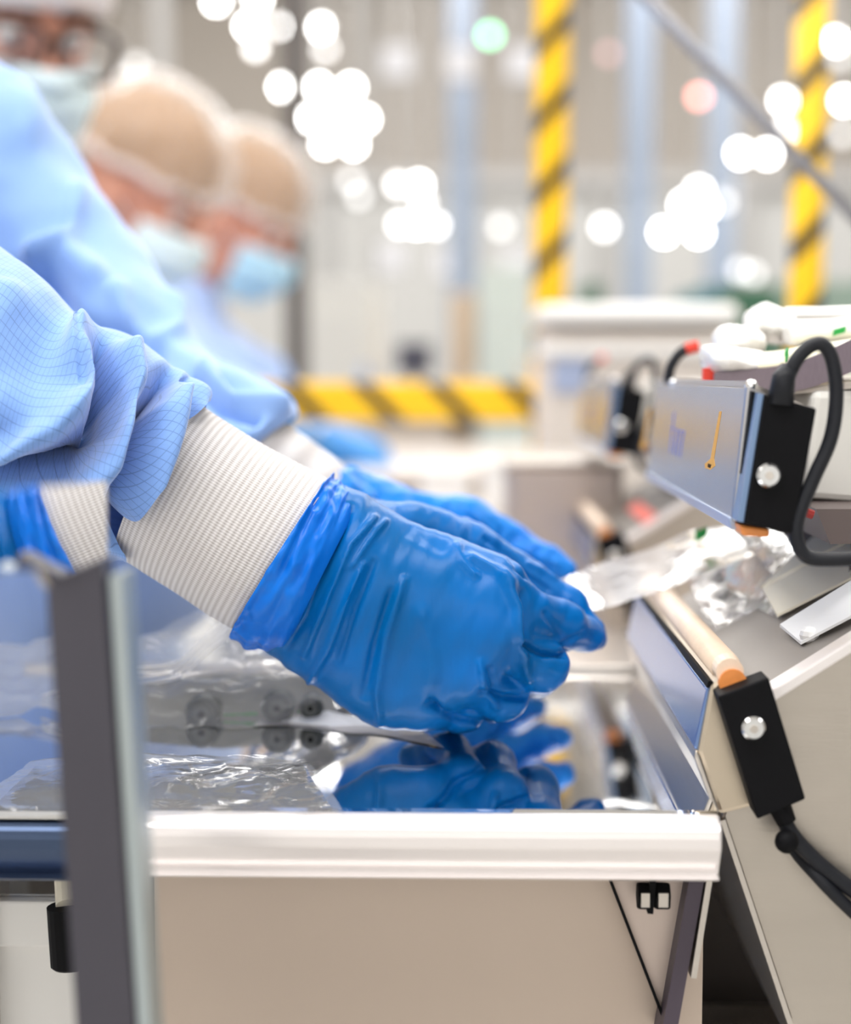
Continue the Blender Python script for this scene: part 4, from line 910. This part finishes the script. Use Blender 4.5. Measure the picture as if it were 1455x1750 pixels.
V, Q, N, UV = loft([(580, 796, 495, 930, .88, .035), (608, 800, 520, 940, .88, .035), (640, 826, 560, 945, .883, .031), (662, 842, 590, 945, .885, .026)], 140, 30, gw2)
gc = linkmesh('glove_cuff', V, Q, M['glove_l'], g2); so = gc.modifiers.new('t', 'SOLIDIFY'); so.thickness = .0006

# ------------------------------------------------------------------ heads and the other workers
def head_parts(root, c, yaw, pitch, roll=0, hair=True, cap='net', maskm=None, glasses=False, scale=1.0):
    R3 = (Matrix.Rotation(yaw, 3, 'Z') @ Matrix.Rotation(pitch, 3, 'Y') @ Matrix.Rotation(roll, 3, 'X'))
    Rn = np.array(R3); c = Vector(c)
    L = lambda x, y, z: c+R3 @ Vector((x, y, z))*scale
    def f(X):
        q = ((X-np.array(c)) @ Rn)/scale
        d = ell(q, (-.01, 0, .02), (.098, .077, .10))
        d = smin(d, ell(q, (.03, 0, -.06), (.062, .056, .062)), .03)
        d = smin(d, caps(q, (.055, 0, -.09), (.068, 0, -.095), .022, .02), .02)
        d = smin(d, caps(q, (.088, 0, .012), (.112, 0, -.028), .009, .014), .012)
        d = smin(d, caps(q, (.082, -.032, .026), (.082, .032, .026), .013, .013), .014)
        for s_ in (-1, 1):
            d = smin(d, ell(q, (.0, s_*.078, -.005), (.016, .010, .032)), .006)
            d = smin(d, ell(q, (.065, s_*.04, -.03), (.025, .02, .022)), .015)
            d = np.maximum(d, -ell(q, (.098, s_*.032, .004), (.015, .017, .012)))
        d = smin(d, caps(q, (.078, -.018, -.062), (.078, .018, -.062), .012, .012), .006)
        d = smin(d, caps(q, (-.03, 0, -.06), (-.07, 0, -.17), .052, .058), .03)
        return d*scale
    lo = np.array(c)-.24*scale; hi = np.array(c)+.2*scale
    V, Q = surfnet(f, lo, hi, .006)
    linkmesh('head', V, Q, M['skin'], root)
    for s_ in (-1, 1):
        MB().ball(L(.083, s_*.032, .004), .0125, 12, 8).build('eye', M['eye'], root, True)
        MB().ball(L(.0925, s_*.032, .003), .0055, 10, 6).build('iris', M['iris'], root, True)
        MB().tube([L(.094, s_*.014, .028), L(.098, s_*.034, .034), L(.088, s_*.054, .028)], .004, 8).build('eyebrow', mat('eyebrow', srgb(90, 62, 44), .8), root, True)
    def dome(rad, z0, wobble, name, m, off=(-.02, 0, .056), n=72, k=30):
        V = []; 
        for j in range(k+1):
            a = (math.pi*.56)*j/k
            for i in range(n):
                b = 2*math.pi*i/n; q = 1+wobble*(mn.noise(Vector((math.cos(b)*4, math.sin(b)*4, a*2)))*(.4+a))+wobble*.5*math.sin(b*22)*max(0, a-.9)
                V.append(L(off[0]+rad[0]*math.sin(a)*math.cos(b)*q, off[1]+rad[1]*math.sin(a)*math.sin(b)*q, off[2]+rad[2]*math.cos(a)*q))
        Fc = [(j*n+i, j*n+(i+1) % n, (j+1)*n+(i+1) % n, (j+1)*n+i) for j in range(k) for i in range(n)]
        linkmesh(name, V, Fc, m, root)
    if hair: dome((.116, .095, .104), 0, .05, 'hair', M['hair'])
    if cap == 'net': dome((.138, .114, .124), 0, .09, 'bouffant_cap', M['cap'])
    else: dome((.125, .104, .112), 0, .05, 'bouffant_cap', mat('white_cap', srgb(232, 224, 222), .8))
    rx, ry_ = .118, .094
    MB().tube([L(-.02+rx*math.cos(a), ry_*math.sin(a), .041+.010*math.sin(a*9)*.3) for a in np.linspace(0, 2*math.pi, 49)], .0065, 8).build('cap_band', mat('cap_band', srgb(232, 216, 210), .8), root, True)
    # pleated mask
    V = []; n, k = 28, 22
    for j in range(k+1):
        for i in range(n+1):
            a = (i/n-.5)*2.35; z = -.018-.098*j/k; rr = .088+.030*math.sin(math.pi*min(1, j/k*1.05+.08))*math.cos(a)**2+.0025*math.sin(j/k*math.pi*7)
            if j < 4: rr += (.012*math.exp(-(a/.22)**2))
            V.append(L(.018+rr*math.cos(a)*(1-.18*(j/k)**2), rr*.86*math.sin(a), z))
    Fc = [(j*(n+1)+i, j*(n+1)+i+1, (j+1)*(n+1)+i+1, (j+1)*(n+1)+i) for j in range(k) for i in range(n)]
    mk = linkmesh('face_mask', V, Fc, maskm or M['mask'], root); so = mk.modifiers.new('t', 'SOLIDIFY'); so.thickness = .002
    for s_ in (-1, 1): MB().tube([L(.04, s_*.072, -.03), L(.0, s_*.086, -.005), L(-.015, s_*.084, .01)], .0016, 6).build('ear_loop', M['paper'], mk, True)
    if glasses:
        g_ = MB()
        for s_ in (-1, 1):
            pts = [L(.112, s_*(.038+.031*np.sign(math.cos(a))*abs(math.cos(a))**.6), -.002+.024*np.sign(math.sin(a))*abs(math.sin(a))**.6) for a in np.linspace(0, 2*math.pi, 33)]
            g_.tube(pts, .0032, 8)
        g_.tube([L(.113, -.009, .006), L(.117, 0, .010), L(.113, .009, .006)], .003, 8)
        for s_ in (-1, 1): g_.tube([L(.111, s_*.069, .012), L(.10, s_*.077, .012), L(.0, s_*.086, .010)], .003, 8)
        gg = g_.build('glasses', M['glasses'], root, True)
        for s_ in (-1, 1):
            A = [L(.112, s_*.038+dy, -.002+dz) for dy, dz in ((-.028, -.02), (.028, -.02), (.028, .02), (-.028, .02))]
            MB().hexa(A, [v+R3 @ Vector((.001, 0, 0)) for v in A]).build('lens', M['lens'], gg)
def worker(label, hp, Yh, yaw, pitch, roll, maskm, glasses, cap, hair, handp, handq=None):
    c = P(hp[0], hp[1], Yh); sx = c.x-.12; sz = c.z-.22; y = c.y
    t = thing('person', label, 'person', (sx-.15, y, 0))
    head_parts(t, c, yaw, pitch, roll, hair, cap, maskm, glasses)
    hs_ = [Vector(h) for h in handp]
    els = [Vector((sx+.12, y+d_, min(sz-.06, h_.z+.08))) for d_, h_ in zip((-.20, .20), hs_)]
    sh = [Vector((sx, y-.16, sz-.03)), Vector((sx, y+.16, sz-.03))]
    def f(X):
        d = caps(X, sh[0], sh[1], .085, .085)
        d = smin(d, caps(X, (sx-.02, y, sz), (c.x-.10, y, c.z-.15), .09, .062), .05)
        d = smin(d, caps(X, (sx-.02, y, sz-.08), (sx-.16, y, .92), .13, .15), .10)
        d = smin(d, caps(X, (sx-.17, y, .90), (sx-.17, y, .28), .16, .19), .08)
        for a, e, h in zip(sh, els, hs_):
            d = smin(d, smin(caps(X, a, e, .088, .072), caps(X, e, h, .072, .05), .02), .04)
        return d+.007*np.sin(X[..., 2]*40+X[..., 0]*22)*np.sin(X[..., 1]*30)
    zs = [h.z for h in hs_]; xs = [h.x for h in hs_]
    V, Q = surfnet(f, (sx-.42, y-.42, .06), (max(xs+[sx])+.1, y+.42, c.z+.02), .02)
    linkmesh('gown', V, Q, M['gowndim'], t)
    for s_, h, e in zip((-1, 1), hs_, els):
        dd = (h-e).normalized()
        MB().tube([h-dd*.02, h+dd*.035], [.036, .034], 18).build('knit_cuff', M['white'], t, True)
        up = Vector((0, 0, 1)); sd = dd.cross(up).normalized(); w_ = h+dd*.04
        def fh(X):
            d = caps(X, w_, w_+dd*.08, .030, .034)
            for k in range(4):
                a = w_+dd*.08+sd*(k-1.5)*.019; b = a+dd*(.035+.006*(k in (1, 2)))+Vector((0, 0, -.006)); e_ = b+dd*.02+Vector((0, 0, -.022))
                d = smin(d, smin(caps(X, a, b, .0105, .0095), caps(X, b, e_, .0095, .008), .003), .004)
            a = w_+dd*.03-sd*s_*.028; d = smin(d, caps(X, a, a+dd*.05-sd*s_*.022+Vector((0, 0, -.012)), .013, .010), .008)
            return d
        lo = np.array(w_)-.17; hi = np.array(w_)+.17
        V, Q = surfnet(fh, lo, hi, .0045); linkmesh('glove', V, Q, M['glovefar'], t)
    for s_ in (-1, 1):
        MB().ball((sx-.12, y+s_*.09, .045), (.13, .045, .045), 16, 8).build('shoe', M['shoe'], t, True)
        MB().tube([(sx-.17, y+s_*.09, .05), (sx-.17, y+s_*.09, .35)], .05, 12).build('trouser_leg', M['gowndim'], t, True)
    return t
worker('person with brown glasses, pale mask and white cap at the top left', (14, 34), 1.68, math.radians(-52), math.radians(24), 0, M['maskw'], True, 'white', False, [P(60, 760, 1.6), P(60, 760, 1.8)])
worker('person with beige hair under a net cap looking down, middle of the three heads', (246, 335), 2.5, math.radians(-20), math.radians(28), 0, M['maskw'], False, 'net', True, [P(370, 700, 2.38), P(520, 742, 2.62)])
worker('farthest person with beige hair, net cap and blue mask beside the dark column', (412, 384), 3.05, math.radians(-20), math.radians(26), 0, M['mask'], False, 'net', True, [P(506, 738, 2.9), P(470, 735, 3.15)])
# head of the main worker, just outside the picture
head_parts(w0, (-.36, .96, 1.60), 0, math.radians(35), 0, True, 'net', M['mask'])
for s_ in (-1, 1):
    MB().ball((-.40, .95+s_*.1, .045), (.13, .045, .045), 16, 8).build('shoe', M['shoe'], w0, True)
    MB().tube([(-.46, .95+s_*.1, .05), (-.46, .95+s_*.1, .35)], .055, 12).build('trouser_leg', M['gowndim'], w0, True)
